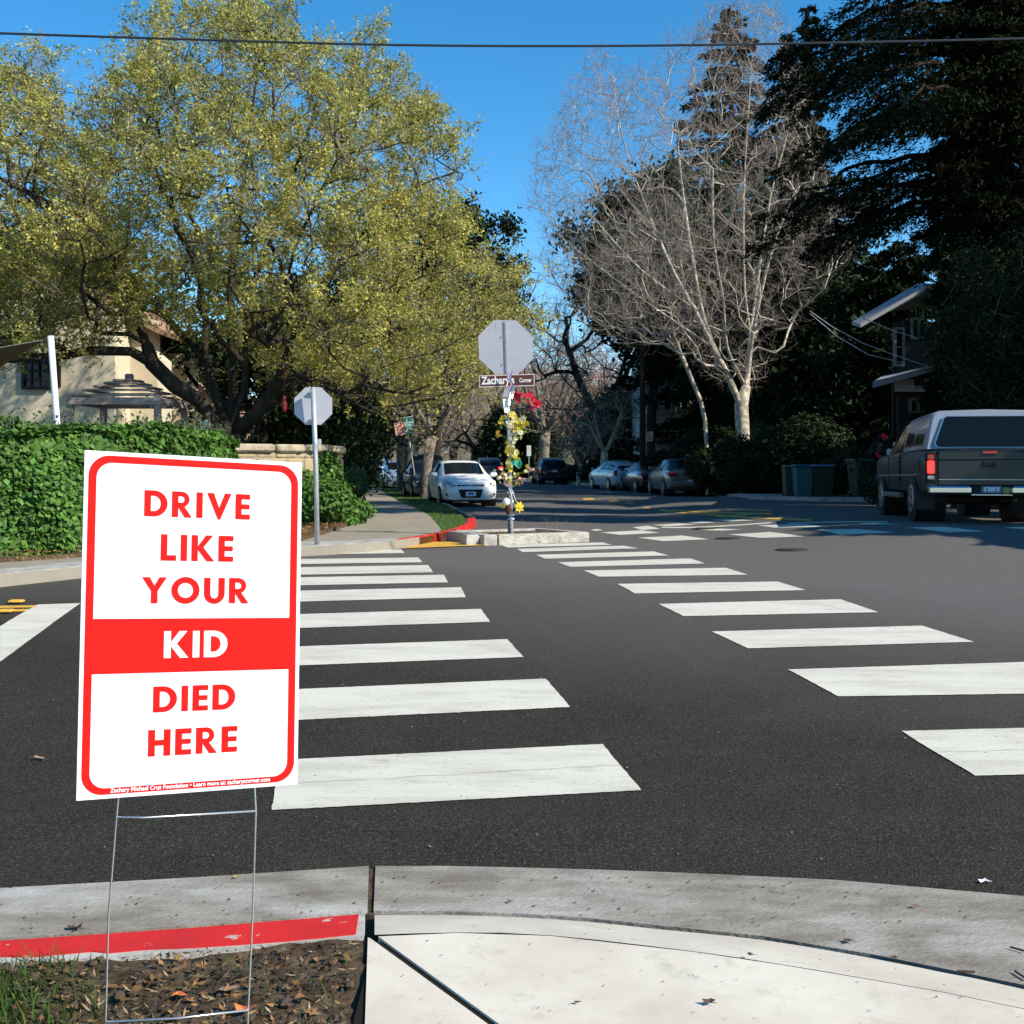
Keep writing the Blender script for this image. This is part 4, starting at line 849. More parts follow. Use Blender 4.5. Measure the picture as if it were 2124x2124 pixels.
for k in range(4):
    a = P(1071+rng.normal()*3, 951, db-.16); mb.add([a, a+Vector((rng.normal()*.05, 0, -.03)), a+Vector((rng.normal()*.07, -.02, -.09)), a+Vector((rng.normal()*.03, 0, -.15))], [(0, 1, 2, 3)])
tag(part('ribbon', mb, F_teal), 'teal ribbon bow hanging among the flowers on the island post', 'ribbon')
mb = MB(); rb = [P(1060, 770, db-.36), P(1054, 784, db-.36), P(1062, 797, db-.36), P(1055, 811, db-.34)]
for k, (dx, mi) in enumerate(((-.016, 0), (0, 1), (.016, 2))):
    for i in range(3):
        a, b_ = rb[i], rb[i+1]; mb.add([a+Vector((dx-.008, -.004*k, 0)), a+Vector((dx+.008, -.004*k, 0)), b_+Vector((dx+.008, -.004*k, 0)), b_+Vector((dx-.008, -.004*k, 0))], [(0, 1, 2, 3)], mi)
tag(part('ribbon', mb, [mat('ribbon_red', (.75, .08, .04), .5), F_white, mat('ribbon_blue', (.04, .08, .5), .5)]), 'red white and blue ribbon tied over the middle of the name sign', 'ribbon')
mb = MB()
for px, py, w, h in ((1050, 812, .07, .16), (1062, 806, .09, .13), (1061, 818, .07, .12), (1048, 842, .05, .2), (1054, 850, .05, .1), (1056, 834, .06, .1)):
    c = P(px, py, db-.2-rng.random()*.05); a = rng.normal()*.2; mb.box(c, (w, .006, h), 0, 0, Euler((0, a, .3*rng.normal())).to_matrix())
tag(part('paper_notes', mb, F_white), 'white paper notes and ribbons taped to the post below the name sign', 'notes')
mb = MB(); c = P(1050, 1041, db-.14); mb.ball(c, .055, 10, 0, (1, 1, 1.1)); mb.ball(c+Vector((.03, 0, -.11)), .06, 8, 1, (.8, .8, 1.3)); mb.ball(c+Vector((.0, -.05, -.01)), .02, 6, 0)
tag(part('plush_toy', mb, [F_white, mat('maroon_cloth', (.07, .015, .012), .9)], smooth=True), 'small toy with a white head tied low on the island post', 'toy')
mb = MB()
for py in (1068, 1076, 1040, 1022): 
    c = P(1061+(py-1060)*.02, py, db-.02); mb.tube([c+Vector((.045*math.cos(t)-.01, .045*math.sin(t), .01*math.sin(3*t))) for t in np.linspace(0, 6.28, 12)], .006, 4)
mb.tube([P(1056, 1004, db-.1), P(1064, 1020, db-.1), P(1070, 1040, db-.09)], .005, 3); mb.tube([P(1052, 1004, db-.1), P(1060, 1022, db-.1), P(1064, 1044, db-.09)], .005, 3)
tag(part('string', mb, F_white), 'pale string wound round the base of the island post', 'string')
# ================================================================== OVERHEAD WIRES
mb = MB(); pts = [P(x, y, 12) for x, y in ((-900, 38), (-400, 55), (0, 69), (400, 82), (800, 93), (1200, 95.5), (1600, 91), (2124, 80), (2700, 60))]
mb.tube(resample(pts, .6), .0125, 6); tag(part('overhead_wire', mb, mat('wire_sheath', (.03, .032, .036), .5)), 'dark overhead wire crossing the whole sky', 'wire')
M_wl = mat('pale_cable', (.35, .35, .36), .5)
for i, pl in enumerate([[(1680, 645), (1730, 680), (1790, 712), (1860, 738), (1925, 760)], [(1680, 650), (1740, 700), (1800, 735), (1870, 752)], [(1790, 660), (1850, 685), (1900, 700)]]):
    mb = MB(); mb.tube([P(x, y, 28) for x, y in pl], .014, 4); tag(part('service_wire', mb, M_wl), ['longest pale service wire sloping down to the dark house porch', 'lower service wire sagging in front of the dark trees', 'short service wire reaching the upper wall of the dark house'][i], 'wire', 'service wires to the dark house')
# ================================================================== VEHICLES
def lerp(a, b, t): return a+(b-a)*t
def car_body(st, zb, zm=.62):
    "st: list of (x, halfwidth, z_low, z_belt, z_top, top_ratio). Returns rings (right side points from bottom centre to roof centre)"
    rings = []
    for x, w, zl, zbelt, zt, tr in st:
        wt = w*tr
        rings.append([(x, 0, zl), (x, w*.80, zl), (x, w*.95, zl+.05), (x, w*.995, lerp(zl, zbelt, .38)), (x, w, lerp(zl, zbelt, .62)), (x, w*.985, zbelt-.07), (x, w*.94, zbelt),
                      (x, lerp(w*.94, wt, .5)+.012, lerp(zbelt, zt-.05, .5)), (x, wt, zt-.055), (x, wt*.90, zt-.012), (x, wt*.5, zt+.008), (x, 0, zt+.014)])
    return rings
def make_car(name, label, cat, loc, rz, st, paint, feat, group=None, rw=.31, wb=None, tw=.78, paint2=None, glass=M_glass, ws=(3, 4), cab=(4, 7), rwin=(7, 8), scale=1.0, tilt=0):
    """st from front (+x) to rear (-x). ws/rwin: station pairs of windshield / rear window; cab: first and last station of the side glass"""
    root = thing(name, label, cat, loc, rz, group); root.scale = (scale,)*3; root.rotation_euler[1] = tilt
    rings = car_body(st, 0); n = len(rings[0]); mb = MB(); full = []
    for rg in rings: full.append([Vector(p) for p in rg]+[Vector((p[0], -p[1], p[2])) for p in rg[-2:0:-1]])
    m = len(full[0]); V = [p for rg in full for p in rg]; Fs = []
    for i in range(len(full)-1): Fs += [(i*m+j, i*m+(j+1)%m, (i+1)*m+(j+1)%m, (i+1)*m+j) for j in range(m)]
    Fs += [tuple(range(m-1, -1, -1)), tuple((len(full)-1)*m+j for j in range(m))]
    mb.add(V, Fs, 0); body = part('body', mb, paint, root, 38, True)
    def pt(i, k, s=1): p = rings[i][k]; return Vector((p[0], p[1]*s, p[2]))
    def inset(q, m_=.06, off=.012, n=None):
        c = sum(q, Vector())/len(q); nn = (q[1]-q[0]).cross(q[2]-q[0]).normalized()
        if n is not None and nn.dot(n) < 0: nn = -nn
        return [p+(c-p).normalized()*m_+nn*off for p in q]
    # windscreens as curved panels: strips over points 8..11..8
    def screen(nm, i0, i1, n, f0=.10, f1=.93):
        mb = MB(); idx = [(8, 1), (9, 1), (10, 1), (11, 1), (10, -1), (9, -1), (8, -1)]; a = []; b = []
        for k, s in idx:
            p, q = pt(i0, k, s), pt(i1, k, s)
            if k == 8: p = p+Vector((0, -s*.05, 0)); q = q+Vector((0, -s*.04, 0))
            a.append(lerp(p, q, f0)+n*.012); b.append(lerp(p, q, f1)+n*.012)
        mb.add(a+b, [(i, i+1, 8+i-0, 7+i) for i in range(6)] and [(i, i+1, 7+i+1, 7+i) for i in range(6)]); part(nm, mb, glass, root, True, True)
    d = (pt(ws[1], 11)-pt(ws[0], 11)); screen('windshield', ws[0], ws[1], Vector((-d.z*-1, 0, d.x*-1)).normalized() if False else Vector((abs(d.z), 0, abs(d.x))).normalized())
    if rwin: d = (pt(rwin[1], 11)-pt(rwin[0], 11)); screen('rear_window', rwin[0], rwin[1], Vector((-abs(d.z), 0, abs(d.x))).normalized(), .08, .9)
    for s in (1, -1):
        for i in range(cab[0], cab[1]):
            q = [pt(i, 6, s), pt(i+1, 6, s), pt(i+1, 8, s), pt(i, 8, s)]
            if (q[0]-q[3]).length < .15 and (q[1]-q[2]).length < .15: continue
            mid = [lerp(q[0], q[3], .5), lerp(q[1], q[2], .5)]
            mb = MB(); mb.add(inset(q, .05, .016, Vector((0, s, .2))), [(0, 1, 2, 3)]); part('side_window', mb, glass, root, False, True)
    # wheels
    fx_, rx_ = wb if wb else (st[0][0]-.85, st[-1][0]+.85)
    for x in (fx_, rx_):
        for s in (1, -1):
            mb = MB(); y0 = s*(tw-.02); mb.tube([(x, y0-s*.25, rw), (x, s*(max(q[1] for q in st)+.004), rw)], rw*1.17, 20); part('wheel_arch', mb, M_void, root, False, True)
            w = bpy.data.objects.new('wheel', None); COL.objects.link(w); w.parent = root
            yo = s*(max(q[1] for q in st)+.012); yi = yo-s*.2
            mb = MB(); mb.tube([(x, yi, rw), (x, yi+s*.03, rw), (x, yo-s*.03, rw), (x, yo, rw)], [rw*.9, rw, rw, rw*.9], 22); part('tyre', mb, M_black, w, True, True)
            mb = MB(); mb.tube([(x, yo-s*.01, rw), (x, yo+s*.012, rw)], [rw*.66, rw*.58], 18)
            part('rim', mb, M_rim, w, False, True)
            mb = MB()
            for k in range(5):
                a = k*1.2566+.4; mb.disc((x+math.cos(a)*rw*.38, yo+s*.008, rw+math.sin(a)*rw*.38), (0, s, 0), rw*.12, 8, 0, .008)
            part('rim_opening', mb, M_void, w, False, True)
    for ft in feat:
        nm, kind, m_, args = ft
        mb = MB()
        if kind == 'poly':   # polygon in (y,z) at x, extruded along +-x
            x, pts, th = args; plate(mb, [Vector((x(p) if callable(x) else x, p[0], p[1])) for p in pts], (1 if th > 0 else -1, 0, 0), abs(th))
        elif kind == 'box': mb.bevbox(*args)
        elif kind == 'ball': mb.ball(*args)
        elif kind == 'pts': mb.add(*args)
        elif kind == 'text': c, ux, uy, size, s_, w_ = args; put_text(mb, s_, c, ux, uy, size, .01, 0, w_)
        part(nm, mb, m_, root, 'ball' == kind, True)
    return root
def paint(name, c, rough=.32, metal=.0): return mat(name, c, rough, metal=metal, coat=.6)
def mirY(p): return [(-y, z) for y, z in p][::-1]
# ---- white hatchback, front to camera
L = 4.36
st = [(2.16, .60, .32, .58, .62, .9), (2.10, .76, .22, .70, .74, .86), (1.95, .86, .20, .80, .84, .84), (.98, .905, .19, .955, .99, .80), (.12, .91, .19, .97, 1.42, .70), (-.45, .91, .19, .99, 1.475, .70), (-1.15, .905, .19, 1.01, 1.43, .69), (-1.75, .88, .22, 1.02, 1.33, .66), (-2.08, .80, .30, 1.0, 1.04, .8), (-2.16, .70, .38, .8, .84, .86)]
def fr_feats(wh, plate_txt=True):
    f = []
    fx = lambda p: 2.185-abs(p[0])**2*.26+.0
    f.append(('grille', 'poly', M_void, (2.145, [(-.40, .56), (-.30, .30), (.30, .30), (.40, .56)], .035)))
    f.append(('upper_grille', 'poly', M_void, (2.09, [(-.42, .66), (-.44, .71), (.44, .71), (.42, .66)], .05)))
    f.append(('grille_trim', 'poly', M_chrome, (2.11, [(-.44, .712), (-.44, .724), (.44, .724), (.44, .712)], .045)))
    for s in (1, -1):
        q = [(.48, .34), (.70, .34), (.52, .55)]; q = q if s == 1 else mirY(q); f.append(('air_intake', 'poly', M_void, (2.075, q, .055)))
        hp = [(s*.44, .66), (s*.60, .62), (s*.80, .68), (s*.82, .80), (s*.74, .84), (s*.56, .76)]
        X = lambda p: 2.17-max(0, abs(p[0])-.30)**1.3*.34-(p[1]-.66)*.45
        pts = [Vector((X(p), p[0], p[1])) for p in hp]; c = sum(pts, Vector())/6
        f.append(('headlight', 'pts', M_lampw, ([p+Vector((.02, s*.012, .012)) for p in pts], [(0, 1, 2, 3, 4, 5)])))
        f.append(('headlight_bulb', 'ball', M_chrome, (c+Vector((.012, 0, .0)), .05, 8)))
        f.append(('fog_light', 'poly', M_void, (2.06, [(s*.72, .36), (s*.80, .38), (s*.78, .44), (s*.70, .43)], .05)))
        f.append(('mirror', 'ball', wh, (Vector((.72, s*1.0, 1.02)), .12, 10, 0, (.6, 1.05, .72)))); 
    f.append(('emblem', 'ball', M_chrome, (Vector((2.135, 0, .70)), .05, 10, 0, (.25, 1.3, .5))))
    f.append(('number_plate', 'poly', M_plate, (2.185, [(-.165, .35), (-.165, .49), (.165, .49), (.165, .35)], .008)))
    f.append(('plate_lettering', 'text', M_plateblue, (Vector((2.196, 0, .42)), (0, 1, 0), (0, 0, 1), .06, '7KBZ318', .17)))
    f.append(('bumper_lip', 'box', M_void, (Vector((2.03, 0, .205)), (.2, 1.42, .05), .012)))
    f.append(('wiper', 'box', M_void, (Vector((.93, .25, 1.015)), (.03, .55, .012), .004)))
    return f
def place(px, d, off=0): x = (px-CX)/F*d; return (x, d, Zg(x, d)+off)
wh = paint('white_car_paint', (.88, .87, .83), .35)
hx = lambda dx, dy: math.atan2(dy, dx)
make_car('parked_car', 'white hatchback parked facing the camera at the left kerb', 'car', place(955, 38.3), hx(.20, -1), st, wh, fr_feats(wh), 'cars along the street', ws=(3, 4), cab=(4, 7), rwin=(7, 8), wb=(1.32, -1.33))
# ---- other cars facing the camera
def sedan_front(pn): 
    f = [('grille', 'poly', M_void, (2.10, [(-.45, .55), (-.42, .68), (.42, .68), (.45, .55)], .05)), ('lower_grille', 'poly', M_void, (2.13, [(-.5, .3), (-.5, .42), (.5, .42), (.5, .3)], .03)), ('number_plate', 'poly', M_plate, (2.17, [(-.15, .42), (-.15, .54), (.15, .54), (.15, .42)], .01))]
    for s in (1, -1):
        f.append(('headlight', 'ball', M_lampw, (Vector((2.03, s*.66, .67)), .13, 10, 0, (.5, 1.2, .6)))); f.append(('mirror', 'ball', pn, (Vector((.72, s*.99, 1.02)), .1, 8, 0, (.6, 1, .7))))
    return f
db_ = paint('dark_blue_car_paint', (.018, .022, .05), .3); make_car('parked_car', 'dark navy car parked right behind the white hatchback', 'car', place(893, 44.6), hx(.20, -1), st, db_, sedan_front(db_), 'cars along the street', wb=(1.32, -1.33))
stv = [(2.25, .62, .35, .75, .8, .9), (2.18, .80, .26, .95, 1.0, .86), (1.95, .90, .24, 1.02, 1.06, .85), (1.25, .93, .22, 1.12, 1.16, .84), (.55, .94, .22, 1.15, 1.72, .76), (-.4, .94, .22, 1.15, 1.78, .78), (-1.5, .94, .22, 1.16, 1.76, .78), (-2.15, .92, .26, 1.16, 1.68, .76), (-2.32, .85, .34, 1.12, 1.3, .85), (-2.36, .78, .4, .9, .95, .9)]
vn = paint('black_blue_van_paint', (.012, .014, .028), .35); make_car('parked_van', 'dark tall van parked behind the navy car', 'van', place(882, 52.5), hx(.18, -1), stv, vn, sedan_front(vn), 'cars along the street', wb=(1.45, -1.5), rw=.34)
lb = paint('light_blue_car_paint', (.22, .33, .47), .3); make_car('parked_car', 'light blue car half hidden by the trunk at the left verge', 'car', place(828, 58.5), hx(.18, -1), st, lb, sedan_front(lb), 'cars along the street', wb=(1.32, -1.33))
wv = paint('white_van_paint', (.75, .76, .76), .3); make_car('parked_car', 'white roofed car showing just above the light blue car', 'car', place(823, 66), hx(.18, -1), stv, wv, sedan_front(wv), 'cars along the street', wb=(1.45, -1.5), rw=.34)
# ---- cars seen from behind
def rear_feats(pn, zl, zbelt, xr, lit=False, w=.78, platem=M_plate, extra=(), lh=.16, lw=.2):
    f = [('number_plate', 'poly', platem, (xr-.01, [(-.16, zl), (-.16, zl+.13), (.16, zl+.13), (.16, zl)], -.012)), ('rear_bumper', 'box', pn, (Vector((xr+.12, 0, .48)), (.32, w*2.0, .22), .05)), ('bumper_shadow_gap', 'poly', M_void, (xr-.04, [(-w*.8, .34), (-w*.8, .37), (w*.8, .37), (w*.8, .34)], -.01))]
    for s in (1, -1):
        f.append(('tail_light', 'box', M_lamplit if lit else M_lampr, (Vector((xr+.09, s*(w-lw*.45), zbelt-lh*.2)), (.2, lw, lh), .03))); f.append(('mirror', 'ball', pn, (Vector((.72, s*.99, 1.05)), .1, 8, 0, (.6, 1, .7))))
    return f+list(extra)
sts = [(2.2, .62, .32, .75, .8, .9), (2.12, .80, .24, .90, .95, .86), (1.9, .90, .22, 1.0, 1.04, .85), (1.05, .93, .22, 1.08, 1.12, .84), (.35, .94, .22, 1.1, 1.62, .76), (-.4, .94, .22, 1.12, 1.70, .76), (-1.5, .93, .22, 1.13, 1.66, .75), (-2.0, .92, .24, 1.12, 1.50, .74), (-2.28, .88, .32, 1.06, 1.12, .86), (-2.33, .80, .42, .9, .94, .9)]
sv = paint('charcoal_suv_paint', (.02, .02, .022), .3); make_car('moving_suv', 'dark SUV with lit red tail lights driving away down the street', 'SUV', place(1012, 80), hx(-.10, 1), sts, sv, rear_feats(sv, .62, 1.02, -2.33, True, .86, lh=.24, lw=.34), 'cars along the street', rw=.36, wb=(1.4, -1.4), ws=(3, 4), cab=(4, 7), rwin=(7, 8))
sv2 = paint('black_wagon_paint', (.012, .013, .014), .25); make_car('parked_suv', 'black wagon with a teal and white plate parked in front of the verge', 'SUV', place(1139, 74), hx(-.115, 1), sts, sv2, rear_feats(sv2, .78, 1.0, -2.33, False, .86, lh=.2, lw=.3, extra=[('plate_sticker', 'poly', F_teal, (-2.352, [(.18, .80), (.18, .9), (.34, .9), (.34, .80)], -.01))]), 'cars along the street', rw=.36, wb=(1.4, -1.4))
stp = [(2.2, .60, .32, .62, .66, .9), (2.12, .76, .22, .76, .80, .86), (1.9, .84, .20, .88, .92, .84), (1.25, .862, .19, .98, 1.02, .80), (.15, .865, .19, .99, 1.43, .70), (-.35, .865, .19, 1.0, 1.49, .69), (-1.1, .86, .19, 1.02, 1.42, .68), (-1.85, .845, .22, 1.03, 1.22, .70), (-2.12, .80, .30, 1.02, 1.08, .84), (-2.2, .72, .38, .85, .9, .88)]
pp = paint('pale_blue_white_paint', (.42, .46, .52), .25); make_car('parked_car', 'pale blue hatchback with a bright white roof parked on the right side', 'car', place(1277, 58.5), hx(-.24, 1), stp, pp, rear_feats(pp, .7, .92, -2.2, False, .8, lh=.26, lw=.16, extra=[('yellow_marker', 'ball', F_orange, (Vector((-1.9, -.7, 1.26)), .06, 6))]), 'cars along the street', wb=(1.35, -1.35))
mr_ = paint('maroon_car_paint', (.018, .008, .008), .25); stc = [(2.3, .60, .32, .62, .66, .9), (2.2, .78, .22, .74, .78, .86), (2.0, .86, .20, .82, .86, .85), (1.15, .90, .19, .92, .96, .82), (.35, .905, .19, .94, 1.36, .70), (-.2, .905, .19, .95, 1.43, .69), (-.85, .90, .19, .96, 1.37, .68), (-1.5, .89, .2, .98, 1.03, .82), (-2.2, .85, .26, .96, 1.0, .84), (-2.32, .78, .34, .82, .86, .88)]
make_car('parked_car', 'dark maroon sedan parked between the pale blue and the beige car', 'car', place(1340, 55), hx(-.15, 1), stc, mr_, rear_feats(mr_, .62, .86, -2.32, False, .84), 'cars along the street', ws=(3, 4), cab=(4, 6), rwin=(6, 7), wb=(1.4, -1.4))
bg_ = paint('silver_beige_paint', (.15, .15, .135), .3); make_car('parked_car', 'silver beige sedan parked nearest on the right side of the street', 'car', place(1408, 49.4), hx(-.06, 1), stc, bg_, rear_feats(bg_, .50, .86, -2.32, False, .84, lw=.34), 'cars along the street', scale=1.1, ws=(3, 4), cab=(4, 6), rwin=(6, 7), wb=(1.4, -1.4))
# ---- pickup truck with a canopy
tp = mat('blue_grey_truck_paint', (.014, .020, .022), .42, coat=.15, spec=.35); tw_ = paint('pale_canopy_paint', (.26, .28, .31), .3)
stt = [(2.95, .86, .62, .98, 1.02, .92), (2.9, .93, .50, 1.08, 1.12, .90), (2.6, .97, .48, 1.14, 1.17, .88), (1.55, .98, .46, 1.18, 1.21, .86), (.92, .985, .46, 1.17, 1.70, .76), (.2, .985, .46, 1.17, 1.76, .77), (-.35, .985, .46, 1.17, 1.77, .77), (-.45, .985, .46, 1.17, 1.78, .80), (-2.42, .985, .46, 1.17, 1.80, .80), (-2.62, .98, .46, 1.17, 1.20, .95), (-2.66, .97, .47, 1.15, 1.17, .95)]
rearx = -2.66
th_ = []
for s in (1, -1):
    th_ += [('tail_light', 'box', M_void, (Vector((rearx-.005, s*.885, .90)), (.05, .16, .50), .015)), ('tail_light_lens', 'box', M_lamplit, (Vector((rearx-.022, s*.885, .90)), (.05, .12, .22), .02)), ('tail_light_lens', 'box', M_lampr, (Vector((rearx-.02, s*.885, 1.06)), (.045, .12, .10), .02)), ('reverse_lens', 'box', M_lampw, (Vector((rearx-.02, s*.885, .73)), (.045, .11, .06), .01)),
            ('mirror', 'ball', M_void, (Vector((.95, s*1.12, 1.28)), .11, 10, 0, (.35, .8, 1.0)))]
cz = lambda y, z: Vector((lerp(-2.655, -2.485, (z-1.19)/.6), y, z))
def crr(w0, w1, z0, z1, r, n=6):
    out = []
    for (sx_, zz, a0) in ((1, z0, -90), (1, z1, 0), (-1, z1, 90), (-1, z0, 180)):
        for i in range(n+1):
            a = R(a0+90*i/n); ww = w0 if zz == z0 else w1; out.append((sx_*(ww-r)+r*math.cos(a), (zz+r if zz == z0 else zz-r)+r*math.sin(a)))
    return out
glassP = crr(.80, .66, 1.22, 1.71, .07); o_ = Vector((-.018, 0, .004))
ft = th_+[('canopy_rear_window', 'pts', M_glass, ([cz(y, z)+o_*1.9 for y, z in glassP], [tuple(range(len(glassP)))])),
  ('canopy_window_frame', 'pts', M_rim, ([cz(y, z)+o_*1.3 for y, z in glassP]+[cz(y*1.035, 1.465+(z-1.465)*1.06)+o_*1.3 for y, z in glassP], [(i, (i+1)%len(glassP), len(glassP)+(i+1)%len(glassP), len(glassP)+i) for i in range(len(glassP))])),
  ('tailgate', 'box', tp, (Vector((rearx-.005, 0, .88)), (.05, 1.56, .56), .02)), ('tailgate_ridge', 'box', tp, (Vector((rearx-.03, 0, 1.08)), (.03, 1.54, .13), .012)), ('tailgate_trim', 'box', M_rim, (Vector((rearx-.034, 0, .70)), (.012, 1.54, .014), .003)), ('tailgate_handle', 'box', M_void, (Vector((rearx-.035, 0, .95)), (.03, .2, .09), .01)), ('brake_light', 'box', M_lampr, (Vector((rearx-.05, 0, 1.13)), (.03, .22, .05), .01)),
  ('bumper', 'box', M_chrome, (Vector((rearx-.11, .62, .535)), (.2, .68, .13), .03)), ('bumper', 'box', M_chrome, (Vector((rearx-.11, -.62, .535)), (.2, .68, .13), .03)), ('bumper_centre', 'box', M_chrome, (Vector((rearx-.09, 0, .46)), (.2, .62, .03), .01)), ('plate_recess', 'box', M_void, (Vector((rearx-.06, 0, .54)), (.2, .56, .13), .01)),
  ('number_plate', 'poly', mat('worn_plate', (.12, .15, .22), .5), (rearx-.165, [(-.15, .49), (-.15, .6), (.15, .6), (.15, .49)], -.008)), ('plate_lettering', 'text', M_plate, (Vector((rearx-.178, 0, .545)), (0, -1, 0), (0, 0, 1), .08, '4S31095', .24)), ('hitch', 'box', mat('yellow_hitch', (.3, .27, .08), .6), (Vector((rearx-.17, -.22, .53)), (.04, .11, .1), .01)),
  ('step_bar', 'box', mat('dull_trim', (.12, .12, .09), .5), (Vector((.6, .96, .42)), (1.9, .1, .1), .02)), ('door_seam', 'box', M_void, (Vector((.93, .988, .86)), (.012, .012, .6), .003)), ('door_seam', 'box', M_void, (Vector((-.30, .990, .86)), (.012, .012, .6), .003)), ('cab_gap', 'box', M_void, (Vector((-.40, .990, .92)), (.03, .014, .5), .004)), ('door_handle', 'box', M_void, (Vector((-.12, .995, 1.02)), (.16, .02, .03), .006)), ('side_moulding', 'box', M_rim, (Vector((.1, .99, .78)), (4.2, .016, .03), .004)), ('fuel_door', 'box', tp, (Vector((-2.15, .99, .92)), (.2, .014, .18), .004)), ('mudflap', 'box', M_black, (Vector((-2.05, .85, .38)), (.02, .28, .35), .005)), ('axle', 'box', M_void, (Vector((-1.55, 0, .36)), (.14, 1.5, .14), .04)), ('fuel_tank', 'box', M_void, (Vector((-.6, 0, .42)), (1.6, .8, .25), .04)), ('exhaust', 'box', M_iron2, (Vector((-2.2, -.4, .38)), (.9, .07, .07), .02))]
tl = place(2052, 17.6+2.5); thd = hx(.17, 1)
tr_ = make_car('pickup_truck', 'dark blue grey pickup truck with a pale rounded canopy waiting on the right', 'truck', (0, 0, 0), thd, stt, tp, ft, 'cars along the street', rw=.38, wb=(1.85, -1.55), ws=(3, 4), cab=(4, 6), rwin=None)
hd = Vector((math.cos(thd), math.sin(thd), 0)); rc = P(2050, 1085, 18.2); rc = Vector((rc.x, 18.2, 0)); cc = rc+hd*2.62
fz = Zg(cc.x+hd.x*1.85, cc.y+hd.y*1.85); rz_ = Zg(cc.x-hd.x*1.55, cc.y-hd.y*1.55); tr_.location = (cc.x, cc.y, (fz*1.55+rz_*1.85)/3.4+.0); tr_.rotation_euler[1] = -math.atan2(fz-rz_, 3.4)
# canopy side glass + pale shell: own part over the bed
mb = MB(); rg = []
for x, w0, w1, zt in ((-.44, .945, .80, 1.80), (-1.5, .95, .80, 1.815), (-2.44, .95, .80, 1.82), (-2.475, .93, .77, 1.80)):
    dx = 0; rr_ = [(w0, 1.19), (lerp(w0, w1, .8)+.02, zt-.13), (w1+.0, zt-.05), (w1*.88, zt-.005), (0, zt+.015)]
    rg.append([Vector((x-(.0 if x > -2 else -.0)+(-(.17)*(1-(z-1.19)/.62) if x < -2.4 else 0), y, z)) for y, z in rr_]+[Vector((x+(-(.17)*(1-(z-1.19)/.62) if x < -2.4 else 0), -y, z)) for y, z in rr_[-2::-1]])
m = len(rg[0]); mb.add([p for r_ in rg for p in r_], [(i*m+j, i*m+j+1, (i+1)*m+j+1, (i+1)*m+j) for i in range(3) for j in range(m-1)]+[tuple(3*m+j for j in range(m))]); part('canopy', mb, tw_, tr_, 35, True)
for s in (1, -1):
    for x0, x1 in ((-.6, -1.4), (-1.5, -2.3)):
        q = [Vector((x, s*(lerp(.95, .82, (z-1.19)/.5)+.016), z)) for x, z in ((x0, 1.27), (x1, 1.27), (x1+.05, 1.66), (x0-.02, 1.66))]; mb = MB(); mb.add(q, [(0, 1, 2, 3)]); part('canopy_side_window', mb, M_glass, tr_, False, True)
# ================================================================== BINS
def bin_(label, px, py, d, m, ml, h=1.05, w=.6, rz=0):
    x = (px-CX)/F*d; z = Zg(x, d)+.0; root = thing('wheelie_bin', label, 'bin', (x, d, z), rz, 'bins at the right kerb'); mb = MB()
    b0, b1 = w*.40, w*.5; dz = w*.55
    v = [Vector((sx*(b0 if zz < .5 else b1), sy*(dz*.8 if zz < .5 else dz), .08 if zz < .5 else h-.08)) for zz in (0, 1) for sx, sy in ((-1, -1), (1, -1), (1, 1), (-1, 1))]
    mb.add(v, [(0, 3, 2, 1), (4, 5, 6, 7), (0, 1, 5, 4), (1, 2, 6, 5), (2, 3, 7, 6), (3, 0, 4, 7)]); mb.bevbox((0, 0, h-.1), (w*1.06, dz*2.1, .06), .015)
    for sx in (-.25, 0, .25): mb.box((sx*w, -dz*.93, h*.45), (.03, .03, h*.6))
    part('tub', mb, m, root, False, True); mb = MB(); mb.bevbox((0, -.02, h-.03), (w*1.1, dz*2.2, .07), .03); part('lid', mb, ml, root, False, True)
    mb = MB(); mb.tube([(-w*.35, dz*1.15, h-.08), (w*.35, dz*1.15, h-.08)], .018, 6); part('handle', mb, m, root, False, True)
    for s in (1, -1): mb = MB(); mb.tube([(s*w*.42, dz*.7, .11), (s*w*.5, dz*.7, .11)], .11, 12); part('wheel', mb, M_black, root, False, True)
Bt = mat('teal_bin_plastic', (.02, .11, .13), .5); Bg = mat('dark_green_bin_plastic', (.02, .03, .018), .5); Bl = mat('blue_bin_lid', (.08, .14, .22), .4); Bg2 = mat('grey_green_bin_lid', (.10, .12, .11), .5)
bin_('teal recycling bin in the middle of the bin row', 1664, 1034, 36.4, Bt, Bt, 1.12, .56); bin_('dark green bin with a blue lid right of the teal bin', 1703, 1034, 36.2, Bg, Bl, 1.12, .66); bin_('dark bin at the left end of the bin row', 1641, 1030, 37.0, Bg, Bg2, 1.1, .5)
bin_('large dark bin standing apart behind the pickup truck', 1798, 1030, 36.6, Bg, Bg2, 1.3, 1.0)
# ================================================================== LEFT HOUSE, PERGOLA, POLE, SAIL
hs = thing('stucco_house', 'cream stucco house with tiled roof behind the big tree', 'house', tuple(P(238, 957, 30)-Vector((0, 0, 1.2))))
hx0 = P(238, 0, 30).x; gz = .15
def wallq(pts, m, nm, th=.0): mb = MB(); mb.add(pts, [tuple(range(len(pts)))]); return part(nm, mb, m, hs)
zr = P(0, 560, 30).z
A_ = Vector((hx0, 30, gz)); B_ = Vector((hx0-14, 30, gz)); C_ = Vector((hx0, 30, P(0, 665, 30).z)); ridge = Vector((hx0-3.2, 30, P(0, 480, 30).z))
mb = MB(); prof = [(hx0-14, gz), (hx0, gz), (hx0, P(0, 640, 30).z), (hx0-.9, P(0, 600, 30).z), (hx0-1.9, P(0, 565, 30).z), (hx0-8.5, P(0, 565, 30).z), (hx0-14, P(0, 640, 30).z)]
n = len(prof); dpt = 7.5
